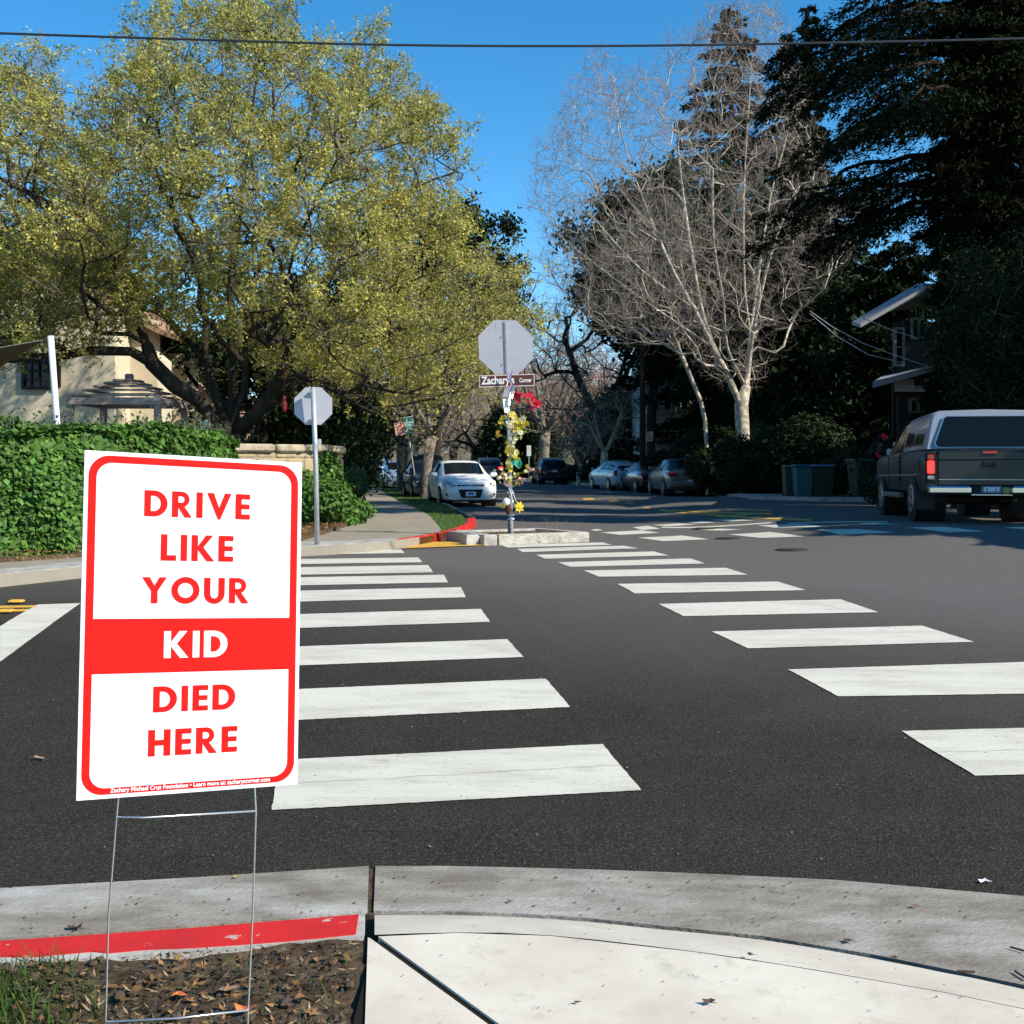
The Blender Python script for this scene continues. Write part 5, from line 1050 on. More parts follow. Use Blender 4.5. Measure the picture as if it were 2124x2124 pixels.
mb.add([(x, 30, z) for x, z in prof]+[(x, 30+dpt, z) for x, z in prof], [tuple(range(n)), tuple(range(2*n-1, n-1, -1))]+[(i, (i+1)%n, n+(i+1)%n, n+i) for i in range(n)]); wall = part('wall', mb, M_stucco, hs)
# stepped buttress/chimney on the lit side
mb = MB(); y0 = 31.2
mb.prism([(hx0-.2, y0), (hx0+.75, y0), (hx0+.75, y0+1.3), (hx0-.2, y0+1.3)], gz, P(0, 742, 31).z); mb.prism([(hx0-.2, y0), (hx0+.42, y0), (hx0+.42, y0+1.3), (hx0-.2, y0+1.3)], P(0, 742, 31).z, P(0, 655, 31).z)
mb.add([(hx0+.42, y0, P(0, 742, 31).z), (hx0+.75, y0, P(0, 742, 31).z), (hx0+.42, y0, P(0, 720, 31).z), (hx0+.42, y0+1.3, P(0, 742, 31).z), (hx0+.75, y0+1.3, P(0, 742, 31).z), (hx0+.42, y0+1.3, P(0, 720, 31).z)], [(0, 1, 2), (3, 5, 4), (1, 4, 5, 2)])
part('buttress', mb, M_stucco, hs)
mb = MB(); mb.prism([(hx0-.2, y0+2.6), (hx0+1.15, y0+2.6), (hx0+1.15, y0+4), (hx0-.2, y0+4)], gz, P(0, 735, 34).z); part('wing_wall', mb, M_stucco, hs)
# roof slabs with tiles
def tiled(nm, a, b, c, d_, parent=hs, m=M_tile, n=26, r=.05):
    mb = MB(); nn = (b-a).cross(d_-a).normalized(); nn = nn if nn.z > 0 else -nn
    mb.add([a, b, c, d_, a-nn*.12, b-nn*.12, c-nn*.12, d_-nn*.12], [(0, 1, 2, 3), (7, 6, 5, 4), (0, 4, 5, 1), (1, 5, 6, 2), (2, 6, 7, 3), (3, 7, 4, 0)])
    for k in range(n): t = (k+.5)/n; mb.tube([lerp(a, b, t)+nn*.01, lerp(d_, c, t)+nn*.01], r, 6)
    return part(nm, mb, m, parent)
e1 = Vector((hx0+.35, 29.7, P(0, 655, 30).z)); tiled('roof', Vector((hx0-1.9, 29.75, P(0, 556, 30).z)), Vector((hx0-1.9, 38, P(0, 556, 30).z)), Vector((hx0+.9, 38, P(0, 675, 30).z)), Vector((hx0+.9, 31.0, P(0, 675, 30).z)))
tiled('roof', Vector((hx0-8.5, 29.7, P(0, 556, 30).z)), Vector((hx0-8.5, 38, P(0, 556, 30).z)), Vector((hx0-1.9, 38, P(0, 556, 30).z)), Vector((hx0-1.9, 29.7, P(0, 556, 30).z)))
# leaded window in the shaded wall
def window(x0, y0, x1, y1, d, nx, nz, mfr, parent=hs, lat=False, mgl=M_glass, fr=.07):
    a = P(x0, y1, d); b = P(x1, y0, d); w = b.x-a.x; h = b.z-a.z; mb = MB(); c = (a+b)/2
    mb.box((c.x, d-.05, a.z), (w+fr, .1, fr)); mb.box((c.x, d-.05, b.z), (w+fr, .1, fr)); mb.box((a.x, d-.052, c.z), (fr, .1, h)); mb.box((b.x, d-.052, c.z), (fr, .1, h))
    for i in range(1, nx): mb.box((a.x+w*i/nx, d-.055, c.z), (fr*.5, .05, h))
    for i in range(1, nz): mb.box((c.x, d-.056, a.z+h*i/nz), (w, .04, fr*.5))
    fo = part('window', mb, mfr, parent); mb = MB(); mb.add([(a.x, d-.02, a.z), (b.x, d-.02, a.z), (b.x, d-.02, b.z), (a.x, d-.02, b.z)], [(0, 1, 2, 3)]); part('pane', mb, mgl, fo); return fo
window(50, 735, 100, 805, 30, 3, 4, M_void); window(118, 735, 124, 800, 30, 1, 3, M_void)
# annex with white french window
mb = MB(); axp = P(333, 957, 34).x; bxp = P(480, 957, 34).x
prof = [(axp, gz), (bxp, gz), (bxp, P(0, 880, 34).z), (P(385, 0, 34).x, P(0, 770, 34).z), (axp, P(0, 760, 34).z)]; n = 5
mb.add([(x, 34, z) for x, z in prof]+[(x, 39, z) for x, z in prof], [tuple(range(n)), tuple(range(2*n-1, n-1, -1))]+[(i, (i+1)%n, n+(i+1)%n, n+i) for i in range(n)]); part('annex_wall', mb, M_stucco, hs)
M_wf = mat('white_window_frame', (.72, .70, .64), .5); M_curt = mat('curtain_behind_glass', (.20, .22, .20), .25)
window(335, 826, 380, 892, 34, 3, 3, M_wf, mgl=M_curt)
a, b = P(383, 760, 33.8), P(486, 888, 33.8); tiled('annex_roof', a, a+Vector((0, 5.5, 0)), b+Vector((0, 5.5, 0)), b, m=mat('faded_roof_tile', (.36, .22, .17), .85, (.26, .17, .13), 6), n=16, r=.04)
# pergola
pg = thing('pergola', 'weathered wooden pergola with stepped slats above the ivy', 'pergola', tuple(P(235, 957, 21)))
d0 = 21.0
for px, mp in ((146, M_wood), (327, M_wood)):
    for dy in (0, 1.7):
        q = P(px, 818, d0); mb = MB(); mb.box((q.x, d0+dy, q.z/2+.1), (.11, .11, q.z-.2)); part('post', mb, M_wood, pg)
a, b = P(138, 832, d0), P(336, 832, d0)
for dy in (0, 1.7): mb = MB(); mb.box(((a.x+b.x)/2, d0-.075+dy, a.z), (b.x-a.x-.1, .045, .13)); part('beam', mb, M_wood, pg)
for s in (a.x+.06, b.x-.06): mb = MB(); mb.box((s, d0+.85, a.z), (.045, 1.66, .12)); part('beam', mb, M_wood, pg)
for k, (x0, x1, yy) in enumerate(((152, 318, 819), (167, 302, 807.5), (184, 286, 798.5), (200, 268, 790.5), (214, 256, 783.5))):
    a = P(x0, yy, d0); b = P(x1, yy, d0); ins = .12+.15*k
    for dy in (ins-.1, 1.7-ins+.1): mb = MB(); mb.box(((a.x+b.x)/2, d0+dy, a.z), (b.x-a.x, .14, .035)); part('slat', mb, M_wood, pg)
    for s in (a.x, b.x): mb = MB(); mb.box((s, d0+.85, a.z-.001), (.12, max(.2, 1.7-2*ins+.1), .03)); part('slat', mb, M_wood, pg)
q = P(236, 776, d0); mb = MB(); mb.bevbox((q.x, d0+.85, q.z-.02), (.14, .14, .18), .02); part('finial', mb, M_wood, pg)
for sx, s2x in ((156, 1), (317, -1)): a = P(sx, 845, d0); b = P(sx+s2x*12, 822, d0); mb = MB(); mb.tube([a+Vector((0, -.03, 0)), b+Vector((0, -.03, 0))], .025, 4); part('brace', mb, M_wood, pg)
mb = MB(); a, b = P(105, 697, 18.5), P(119, 890, 18.5); b2_ = Vector((b.x+.02, 18.5, .4)); mb.tube([a, b, b2_], .052, 12); tag(part('sail_pole', mb, M_pole, smooth=True), 'white painted metal pole rising from the ivy hedge', 'pole')
mb = MB(); a, c, e = P(92, 704, 18.6), P(-140, 745, 18), P(-160, 860, 24); mb.add([a, c, e, a-Vector((0, 0, .01)), c-Vector((0, 0, .01)), e-Vector((0, 0, .01))], [(0, 1, 2), (5, 4, 3), (0, 3, 4, 1), (1, 4, 5, 2), (2, 5, 3, 0)]); mb.tube([a, a+(P(105, 700, 18.5)-a)], .01, 4)
tag(part('shade_sail', mb, M_sail), 'dark green shade sail stretched from the white pole', 'shade sail')
mb = MB(); c = P(428, 880, 20.2); mb.ball(c, .085, 12, 0, (1, .5, 1)); mb.tube([c, Vector((c.x, c.y, 1.0))], .02, 6); tag(part('wall_lamp', mb, mat('grey_lamp', (.3, .3, .3), .4), smooth=True), 'round grey lamp on the stone wall at the trunk', 'lamp')
# bird feeder / red lantern hung in the tree
mb = MB(); c = P(590, 836, 21.5); mb.tube([c+Vector((0, 0, -.16)), c+Vector((0, 0, -.1)), c+Vector((0, 0, .1)), c+Vector((0, 0, .15))], [.035, .05, .035, .01], 8); mb.tube([c+Vector((0, 0, .15)), c+Vector((0, 0, .75))], .004, 3)
tag(part('bird_feeder', mb, mat('red_feeder', (.3, .02, .02), .4)), 'red bird feeder hanging from the big tree', 'bird feeder')
# ================================================================== STONE WALL AND IVY
wpx = [(425, 18.6), (480, 18.9), (550, 19.3), (620, 19.9), (668, 20.8), (688, 22.0), (690, 23.6)]
wc = [Vector(((px-CX)/F*d, d, 0)) for px, d in wpx]; wc = [wc[0]+Vector((-.8, -.3, 0))]+wc
wcs = resample(wc, .25)
def wall_loft(path, th, z0, z1, mb=None, bulge=0):
    mb = mb or MB(); n = len(path); v = []
    for i, p in enumerate(path):
        t = (path[min(i+1, n-1)]-path[max(i-1, 0)]).normalized(); s = Vector((t.y, -t.x, 0)); a = z0(i) if callable(z0) else z0; b = z1(i) if callable(z1) else z1; j = bulge*(rng.random()-.5)
        for q, z in ((p+s*(th/2+j), a), (p+s*(th/2+j), b), (p-s*th/2, b), (p-s*th/2, a)): v.append((q.x, q.y, z))
    f = [(i*4+k, i*4+(k+1)%4, (i+1)*4+(k+1)%4, (i+1)*4+k) for i in range(n-1) for k in range(4)]+[(0, 1, 2, 3), tuple((n-1)*4+k for k in (3, 2, 1, 0))]
    return mb.add(v, f)
swl = thing('stone_wall', 'curved sandstone garden wall with a rounded cap', 'wall', tuple(wc[3]))
ztop = 1.74
wo_ = part('mortar_core', wall_loft(wcs, .36, .1, ztop-.14), M_mortar, swl)
# blocks laid on the camera side of the curve
mb = MB(); cl = [0]
for i in range(1, len(wcs)): cl.append(cl[-1]+(wcs[i]-wcs[i-1]).length)
def at_len(l):
    i = int(np.searchsorted(cl, l))-1; i = max(0, min(i, len(wcs)-2)); t = (l-cl[i])/(cl[i+1]-cl[i]); return lerp(wcs[i], wcs[i+1], t), (wcs[i+1]-wcs[i]).normalized()
z = .12
while z < ztop-.2:
    hh = min(rng.uniform(.16, .30), ztop-.15-z); l = rng.uniform(-.3, 0)
    while l < cl[-1]:
        ww = rng.uniform(.25, .62); lm = l+ww/2
        if 0 < lm < cl[-1]:
            p, t = at_len(lm); mb.bevbox((p.x, p.y, z+hh/2), (ww-.02, .40+rng.uniform(-.02, .025), hh-.018), .016, math.atan2(t.y, t.x))
        l += ww
    z += hh
part('stone_blocks', mb, M_stone, swl)
mb = MB(); l = 0
while l < cl[-1]-.05:
    ww = min(rng.uniform(.5, .9), cl[-1]-l); p, t = at_len(l+ww/2); mb.bevbox((p.x, p.y, ztop-.07+rng.uniform(-.008, .008)), (ww-.008, .52, .14), .035, math.atan2(t.y, t.x)); l += ww
part('cap_stones', mb, M_cap, swl)
# ivy hedge on the left (on a hidden wall core)
ivp = [(-800, 11.1), (-300, 11.85), (-60, 12.35), (100, 12.8), (250, 13.8), (360, 15.4), (438, 17.8)]
ic = resample([Vector(((px-CX)/F*d, d+.45, 0)) for px, d in ivp], .3)
ivt = lambda i: P(0, 878, 16).z+.05
ih_ = thing('ivy_hedge', 'tall hedge wall completely covered in green ivy at left', 'hedge', tuple(ic[len(ic)//2]))
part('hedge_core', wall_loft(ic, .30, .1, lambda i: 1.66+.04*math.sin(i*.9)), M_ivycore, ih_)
def ivy_cover(path, th, z0, z1f, n, size, rng, lump=.13, front_only=False):
    m = len(path); ii = rng.integers(0, m-1, n); t = rng.random(n); A = np.array([tuple(p) for p in path]); p = A[ii]*(1-t[:, None])+A[ii+1]*t[:, None]
    vt = np.gradient(A, axis=0); vt /= np.linalg.norm(vt, axis=1, keepdims=True)+1e-9; vt = (vt+np.roll(vt, 1, 0)+np.roll(vt, -1, 0)); vt[0] = vt[1]; vt[-1] = vt[-2]; tg = vt[ii]*(1-t[:, None])+vt[ii+1]*t[:, None]; tg /= np.linalg.norm(tg, axis=1, keepdims=True); s = np.stack([tg[:, 1], -tg[:, 0], np.zeros(n)], 1)
    zt = np.array([z1f(i) for i in ii]); k = rng.random(n); topm = k < .2; s2 = np.where(rng.random(n)[:, None] < (0.0 if front_only else .12), -s, s)
    z = np.where(topm, zt+rng.uniform(-.03, .07, n), z0+(zt-z0)*rng.random(n)); lat = np.where(topm, rng.uniform(-th/2, th/2+.05, n), th/2+.02)
    q = p+s2*lat[:, None]; q[:, 2] = z; nz = noise3(q, 2.3, 5); q += s2*(np.where(topm, 0, 1)*(nz*lump+rng.uniform(-.05, .06, n)))[:, None]; q[:, 2] += np.where(topm, nz*.10, 0)
    # rounded shoulder
    dz = np.clip((z-(zt-.3))/.3, 0, 1)**2*.16; q -= s2*(dz*(~topm))[:, None]
    nr = s2*.9+np.array([0, 0, .55]); nr[topm] = s2[topm]*.3+np.array([0, 0, 1]); return q, nr
q, nr = ivy_cover(ic, .6, .12, lambda i: 1.79, 66000, .07, rng, .11)
v, f = leaves(q, .075, rng, .1, .85, nrm=nr, droop=np.tile([0, 0, -1.], (len(q), 1))); link('ivy_leaves', raw_mesh('ivy_leaves', v, f, M_ivy, off=tuple(ih_.location)), ih_)
# sprigs standing up along the hedge top
A1 = []; B1 = []
for k in range(260):
    i = int(rng.integers(0, len(ic)-1)); p = ic[i]; q0 = np.array([p.x+rng.normal()*.1, p.y+rng.uniform(-.35, .1), 1.79]); h = rng.uniform(.06, .26)*(1.5 if rng.random() < .2 else 1); e = q0+np.array([rng.normal()*.06, rng.normal()*.05, h]); A1.append(q0); B1.append(e)
A1 = np.array(A1); B1 = np.array(B1); s1 = sticks(A1, B1, .004, .002); cc_ = (A1[:, None]+(B1-A1)[:, None]*np.linspace(.2, 1, 6)[None, :, None]).reshape(-1, 3)+rng.normal(size=(len(A1)*6, 3))*.02; s2_ = leaves(cc_, .05, rng, .2, .6)
v, f = s2_; link('sprigs', raw_mesh('sprigs', v, f, M_shrub, off=tuple(ih_.location)), ih_); v, f = s1; link('sprig_stems', raw_mesh('sprig_stems', v, f, M_twig, off=tuple(ih_.location)), ih_)
bush('ivy_mound', 'mound of green ivy spilling against the right end of the stone wall', (P(655, 0, 19.4).x, 19.4, .18), (.75, .55, .62), rng, 16000, .075, M_ivy, 9, 'shrub')
bush('ivy_mound', 'low spread of ivy at the edge of the walk right of the stone wall', (P(705, 0, 20.6).x, 20.8, .15), (.55, .8, .38), rng, 11000, .075, M_ivy, 8, 'shrub')
bush('ivy_mound', 'upright ivy clump on the end of the stone wall', (P(672, 0, 20.0).x, 20.2, .2), (.38, .35, .95), rng, 9000, .075, M_ivy, 6, 'shrub')
bush('garden_shrub', 'dark round shrub beyond the end of the stone wall', (P(722, 0, 30).x, 31, .15), (.55, .9, .80), rng, 9000, .09, M_shrub, 7)
bush('garden_shrub', 'low shrub at the walk edge beyond the round shrub', (P(735, 0, 27).x-.35, 27, .15), (.4, 1.2, .35), rng, 7000, .08, M_shrub, 6)
# ================================================================== RIGHT HOUSE
M_dk = mat('dark_brown_shingle', (.014, .010, .008), .9, (.025, .018, .013), 9, stretch=(1, 1, 3)); M_fascia = mat('grey_white_fascia', (.27, .265, .27), .7); M_dkf = mat('grey_frame_paint', (.10, .105, .095), .6)
dh = 33.0; rh = thing('shingle_house', 'dark brown two storey house with white eaves behind the pickup truck', 'house', tuple(P(1900, 957, dh)-Vector((0, 0, 1.2))))
def hq(px0, py0, px1, py1, d, dep, m, nm, parent=rh):
    a = P(px0, py1, d); b = P(px1, py0, d); mb = MB(); mb.box(((a.x+b.x)/2, d+dep/2, (a.z+b.z)/2), (b.x-a.x, dep, b.z-a.z)); return part(nm, mb, m, parent)
def prism_wall(px, py0, d, d2, nm):
    a = P(px, py0, d); b = P(px-2, py0, d2); r = P(2300, py0, d); mb = MB(); mb.prism([(a.x, d), (r.x, d), (r.x+2, d2), (b.x, d2)], 0, a.z); return part(nm, mb, M_dk, rh)
prism_wall(1852, 668, dh, dh+7, 'wall'); prism_wall(1862, 820, dh-2, dh-.02, 'porch_wall')
def slabq(pts, th, m, nm, parent=rh):
    mb = MB(); mb.add(list(pts)+[p-Vector((0, 0, th)) for p in pts], [(0, 1, 2, 3), (7, 6, 5, 4), (0, 4, 5, 1), (1, 5, 6, 2), (2, 6, 7, 3), (3, 7, 4, 0)]); return part(nm, mb, m, parent)
M_roofd = mat('grey_roof_shingle', (.12, .12, .12), .9, (.08, .08, .08), 12)
slabq([P(1785, 672, dh-1), P(1930, 588, dh-1), P(1930, 588, dh-1)+Vector((.2, 1.5, .25)), P(1785, 672, dh-1)+Vector((.2, 1.5, .25))], .10, M_fascia, 'eave')
slabq([P(1930, 589, dh-1.01), P(2260, 560, dh-1.01), P(2260, 560, dh-1)+Vector((0, 8, 1)), P(1930, 589, dh-1)+Vector((1.5, 8, .4))], .15, M_roofd, 'roof')
slabq([P(1935, 560, dh-1.2), P(2050, 470, dh-1.2), P(2200, 470, dh+2), P(2100, 560, dh+2)], .2, M_roofd, 'upper_roof')
slabq([P(1810, 792, dh-3.2), P(1941, 756, dh-3.2), P(1960, 752, dh), P(1830, 780, dh)], .16, M_fascia, 'porch_roof'); slabq([P(1941, 758, dh-3.2), P(2200, 752, dh-3.2), P(2200, 745, dh), P(1960, 752, dh)], .16, M_roofd, 'porch_roof')
a = hq(1858, 786, 1990, 812, dh-2.6, .1, mat('porch_band_paint', (.40, .37, .35), .7), 'porch_band'); hq(1897, 781, 1918, 800, dh-2.65, .04, M_dk, 'band_patch')
def rwin(x0, y0, x1, y1, d, nx=1, nz=2): return window(x0, y0, x1, y1, d, nx, nz, M_dkf, rh, fr=.07)
rwin(1855, 682, 1872, 758, dh-.02); rwin(1889, 662, 1919, 702, dh-.02, 2, 1); rwin(1886, 828, 1903, 880, dh-2.05); rwin(1914, 824, 1944, 882, dh-2.05, 2, 1)
mb = MB(); mb.box(P(1866, 900, dh-2.2), (.5, .05, .02)); bush('flower_bush', 'bush with red flowers beside the front of the pickup truck', (P(1850, 0, 27).x, 27.5, Zg(9, 27.5)), (.75, .6, .55), rng, 7000, .08, M_ever, 6)
def flowers(label, pts, d, m):
    mb = MB()
    for px, py in pts:
        for k in range(5): bloom(mb, P(px+rng.normal()*2, py+rng.normal()*2, d), .07)
    tag(part('blossoms', mb, m), label, 'flowers')
flowers('red blossoms on the bush left of the pickup truck', [(1833, 904), (1829, 935), (1823, 944)], 26.6, F_red); flowers('white blossoms on the bush at the pickup truck window', [(1860, 926), (1845, 937), (1877, 929)], 26.6, F_white)
# ---- white house glimpsed between the trees
wh_ = thing('white_house', 'white house glimpsed behind the bare tree', 'house', tuple(P(1400, 957, 66)-Vector((0, 0, 1.4)))); M_ww = mat('white_siding', (.62, .62, .60), .8, (.5, .5, .49), 3); dw = 66
hq(1340, 715, 1446, 1000, dw, 8, M_ww, 'wall', wh_); slabq([P(1325, 722, dw-.8), P(1392, 668, dw-.8), P(1392, 668, dw+9), P(1325, 722, dw+9)], .2, M_roofd, 'roof', wh_); slabq([P(1392, 669, dw-.8), P(1460, 722, dw-.8), P(1460, 722, dw+9), P(1392, 669, dw+9)], .2, M_roofd, 'roof', wh_)
for x in (1352, 1378, 1412): window(x, 800, x+14, 850, dw-.02, 1, 2, M_ww, wh_); window(x, 730, x+14, 760, dw-.02, 1, 2, M_ww, wh_)
rhs = thing('red_house', 'small red brick house far down the left sidewalk', 'house', tuple(P(757, 957, 130)-Vector((0, 0, 1.4)))); hq(735, 920, 795, 990, 130, 8, mat('red_siding', (.28, .075, .045), .9), 'wall', rhs); slabq([P(730, 922, 129), P(765, 895, 129), P(765, 895, 139), P(730, 922, 139)], .3, M_roofd, 'roof', rhs); slabq([P(765, 896, 129), P(800, 922, 129), P(800, 922, 139), P(765, 896, 139)], .3, M_roofd, 'roof', rhs)
window(742, 935, 750, 955, 129.9, 1, 2, M_ww, rhs); window(775, 935, 783, 955, 129.9, 1, 2, M_ww, rhs)
# ================================================================== TREES
rng = np.random.default_rng(21)
D0 = 22.5
sil = [(-260, 180), (-120, 120), (0, 130), (40, 95), (100, 110), (130, 170), (190, 160), (240, 130), (262, 60), (330, 18), (372, 30), (400, 45), (430, -10), (520, -40), (610, 0), (640, 70), (705, 115), (760, 65), (800, 80), (830, 160), (905, 205), (930, 290), (965, 350), (940, 420), (985, 470), (1000, 540), (1110, 555), (1130, 575), (1060, 610), (1110, 650), (1120, 700), (1060, 730), (1010, 800), (930, 830), (820, 850), (720, 840), (640, 800), (560, 790), (500, 745), (420, 700), (330, 640), (240, 660), (150, 690), (60, 720), (-60, 740), (-220, 660)]
def L_(pts): return [P(x, y, d) for x, y, d in pts]
tb = L_([(470, 925, 22.3)])[0]; tb.z = .15
limbs = [
 ([tb, P(478, 900, 22.3), P(480, 840, 22.4), P(482, 740, 22.6), P(478, 600, 22.8), P(500, 430, 23), P(520, 250, 23.1), P(540, 110, 23.2)], None),
 ([P(478, 905, 22.3), P(436, 876, 22.1), P(417, 833, 22), P(362, 800, 21.8), P(315, 753, 21.7), P(304, 713, 21.6), P(275, 651, 21.5), P(250, 604, 21.4), P(180, 520, 21.2), P(90, 430, 21)], 0),
 ([P(476, 890, 22.3), P(440, 800, 22.6), P(427, 740, 22.8), P(424, 640, 23), P(400, 540, 23.2), P(350, 420, 23.5), P(290, 300, 23.6)], 0),
 ([P(480, 880, 22.3), P(507, 810, 22.2), P(508, 700, 22.1), P(520, 600, 22), P(570, 480, 22), P(620, 330, 22), P(660, 200, 22)], 0),
 ([P(478, 905, 22.3), P(530, 860, 22.1), P(572, 800, 21.9), P(600, 720, 21.7), P(625, 650, 21.5), P(665, 590, 21.4), P(740, 500, 21.3), P(820, 400, 21.2)], 0),
 ([P(530, 860, 22.1), P(600, 810, 22.4), P(680, 740, 22.8), P(780, 700, 23.2), P(900, 660, 23.4), P(1010, 640, 23.4)], 4),
 ([P(304, 713, 21.6), P(270, 605, 22), P(255, 560, 22), P(190, 470, 22.4), P(60, 400, 22.8), P(-80, 330, 23)], 1),
 ([P(427, 740, 22.8), P(380, 700, 23.5), P(330, 640, 24.2), P(250, 560, 24.8), P(150, 430, 25.2)], 2),
 ([P(625, 650, 21.5), P(600, 560, 20.6), P(640, 450, 20), P(700, 330, 19.8)], 4)]
Acr = np.concatenate([crown(sil, D0, 5.0, 2600, rng, 330, .8), crown([(-140, 500), (250, 520), (290, 620), (235, 690), (120, 745), (0, 760), (-140, 760)], 20.6, 1.6, 330, rng, 200, .9)])
build_tree('oak_tree', 'huge spreading tree with yellow green new leaves over the ivy hedge at left', 'tree', tb, limbs, Acr, rng, M_bark, M_twiggrey, M_leafY, rbase=.28, rtip=.006, step=.38, leaf_n=280000, leaf_size=.062, leaf_spread=.055, twp=2, twl=.42, twr=.0055, twsub=2, upb=.3, rthick=.025, leaf_thr=-.25, clump=1.1, leaf_up=.5, ex=1.8, maxtw=5)
# --- large bare tree
D1 = 44.
silb = [(1090, 420), (1110, 320), (1150, 250), (1190, 150), (1230, 95), (1290, 120), (1340, 140), (1390, 75), (1440, 60), (1470, 15), (1600, -10), (1650, 80), (1690, 260), (1740, 380), (1790, 440), (1780, 520), (1700, 600), (1640, 700), (1600, 790), (1500, 800), (1420, 740), (1330, 690), (1240, 700), (1170, 640), (1110, 560), (1130, 480)]
b1 = P(1541, 960, D1); b1.z = .1
lb_ = [([b1, P(1541, 900, D1), P(1538, 840, D1), P(1548, 800, D1), P(1556, 700, D1+.3), P(1545, 600, D1+.5), P(1542, 450, D1+.8), P(1548, 300, D1+1), P(1560, 120, D1+1)], None),
 ([P(1540, 850, D1), P(1505, 770, D1-.3), P(1478, 720, D1-.5), P(1440, 640, D1-.8), P(1400, 570, D1-1), P(1340, 430, D1-1.2), P(1290, 280, D1-1.3), P(1270, 150, D1-1.3)], 0),
 ([P(1540, 845, D1), P(1515, 790, D1+.5), P(1490, 740, D1+.8), P(1460, 660, D1+1), P(1440, 560, D1+1.2), P(1420, 430, D1+1.4), P(1400, 250, D1+1.5)], 0),
 ([P(1548, 800, D1), P(1562, 690, D1-.5), P(1590, 560, D1-.9), P(1618, 470, D1-1), P(1650, 400, D1-1.2)], 0),
 ([P(1560, 680, D1), P(1600, 640, D1-1), P(1660, 600, D1-1.5), P(1720, 560, D1-2)], 3),
 ([P(1545, 800, D1), P(1508, 720, D1-1), P(1500, 620, D1-1.6), P(1480, 500, D1-2), P(1478, 350, D1-2.2)], 0),
 ([P(1440, 640, D1-.8), P(1330, 560, D1-1.6), P(1230, 450, D1-2), P(1150, 350, D1-2)], 1),
 ([P(1478, 720, D1-.5), P(1360, 640, D1+1), P(1250, 560, D1+1.5), P(1150, 480, D1+1.8)], 1),
 ([P(1556, 700, D1+.3), P(1575, 560, D1+1.4), P(1600, 400, D1+2), P(1640, 250, D1+2.4), P(1650, 120, D1+2.4)], 0)]
Ab = crown(silb, D1, 5.0, 2600, rng, 300, .9)
build_tree('bare_tree', 'tall bare pale barked tree in front of the dark conifers', 'tree', b1, lb_, Ab, rng, M_barkpale, M_twig, None, rbase=.27, rtip=.007, step=.55, twp=3, twl=.6, twr=.006, twsub=2, upb=.8, rthick=.04, ex=1.55, maxtw=5, wob=.09)
b2t = P(1468, 960, 46); b2t.z = .1
build_tree('bare_tree', 'leaning pale limbed bare tree left of the tall bare tree', 'tree', b2t, [([b2t, P(1462, 870, 46), P(1440, 800, 46), P(1415, 740, 46), P(1400, 700, 46), P(1390, 640, 46.5)], None)], crown([(1200, 620), (1250, 480), (1380, 400), (1450, 480), (1470, 640), (1420, 720), (1280, 720)], 46.5, 3, 500, rng, 200, .9), rng, M_barkpale, M_twiggrey, None, rbase=.085, rtip=.006, step=.55, twp=3, twl=.55, twr=.007, twsub=2, upb=.5, rthick=.05, ex=2, maxtw=4)
# --- conifers
def gb_(px, d): x = (px-CX)/F*d; return (x, d, Zg(x, d))
def Hpx(py, d): return EYE-(py-HY)/F*d
conifer('conifer_tree', 'tall dark conifer rising behind the bare tree', gb_(1530, 64), Hpx(15, 64), 7.2, rng, 120, 1000, .40, rb=.5, low=.1, droop=.25, power=.72, up0=.12)
conifer('conifer_tree', 'slim spruce with a pointed tip right of the tall conifer', gb_(1664, 70), Hpx(12, 70), 4.2, rng, 90, 420, .6, rb=.4, low=.1, droop=.2, power=.8)
conifer('conifer_tree', 'dark conifer with a small pointed top between the two tallest', gb_(1628, 66), Hpx(70, 66), 4.4, rng, 90, 400, .55, rb=.4, low=.1, droop=.2, power=.75)
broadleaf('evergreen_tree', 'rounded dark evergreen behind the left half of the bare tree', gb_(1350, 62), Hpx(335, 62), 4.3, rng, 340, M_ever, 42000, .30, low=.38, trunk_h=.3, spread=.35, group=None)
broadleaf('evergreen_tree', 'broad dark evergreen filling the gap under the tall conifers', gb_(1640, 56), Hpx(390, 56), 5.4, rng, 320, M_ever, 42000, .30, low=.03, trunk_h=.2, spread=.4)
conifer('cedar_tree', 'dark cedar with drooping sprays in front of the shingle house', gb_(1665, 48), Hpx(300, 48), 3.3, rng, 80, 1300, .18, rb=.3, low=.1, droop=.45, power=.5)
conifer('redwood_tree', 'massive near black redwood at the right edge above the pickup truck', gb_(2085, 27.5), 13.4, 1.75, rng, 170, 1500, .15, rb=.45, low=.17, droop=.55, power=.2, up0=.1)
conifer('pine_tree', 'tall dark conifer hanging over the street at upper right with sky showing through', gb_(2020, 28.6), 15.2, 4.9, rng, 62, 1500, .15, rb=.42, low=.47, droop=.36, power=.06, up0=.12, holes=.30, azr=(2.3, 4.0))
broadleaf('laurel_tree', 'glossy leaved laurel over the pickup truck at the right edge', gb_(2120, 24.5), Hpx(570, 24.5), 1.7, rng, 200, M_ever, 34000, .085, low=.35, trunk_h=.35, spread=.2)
# shade trees standing off to the right of the view
for k, (x, y, H, Rb, lab) in enumerate(((15.0, 12.9, 8.5, 2.9, 'nearest'), (13.6, 21.3, 17.5, 3.0, 'second'), (21, 31, 20, 4.4, 'third'), (15.2, 45, 10, 3.4, 'fourth'), (17, 53.5, 9.5, 3.6, 'fifth'))):
    conifer('conifer_tree', 'tall dark conifer right of the street, %s from the camera in its row' % lab, (x, y, Zg(x, y)), H, Rb, rng, 64, 420, .5, rb=.4, low=.12 if k else .2, droop=.35, power=.35)
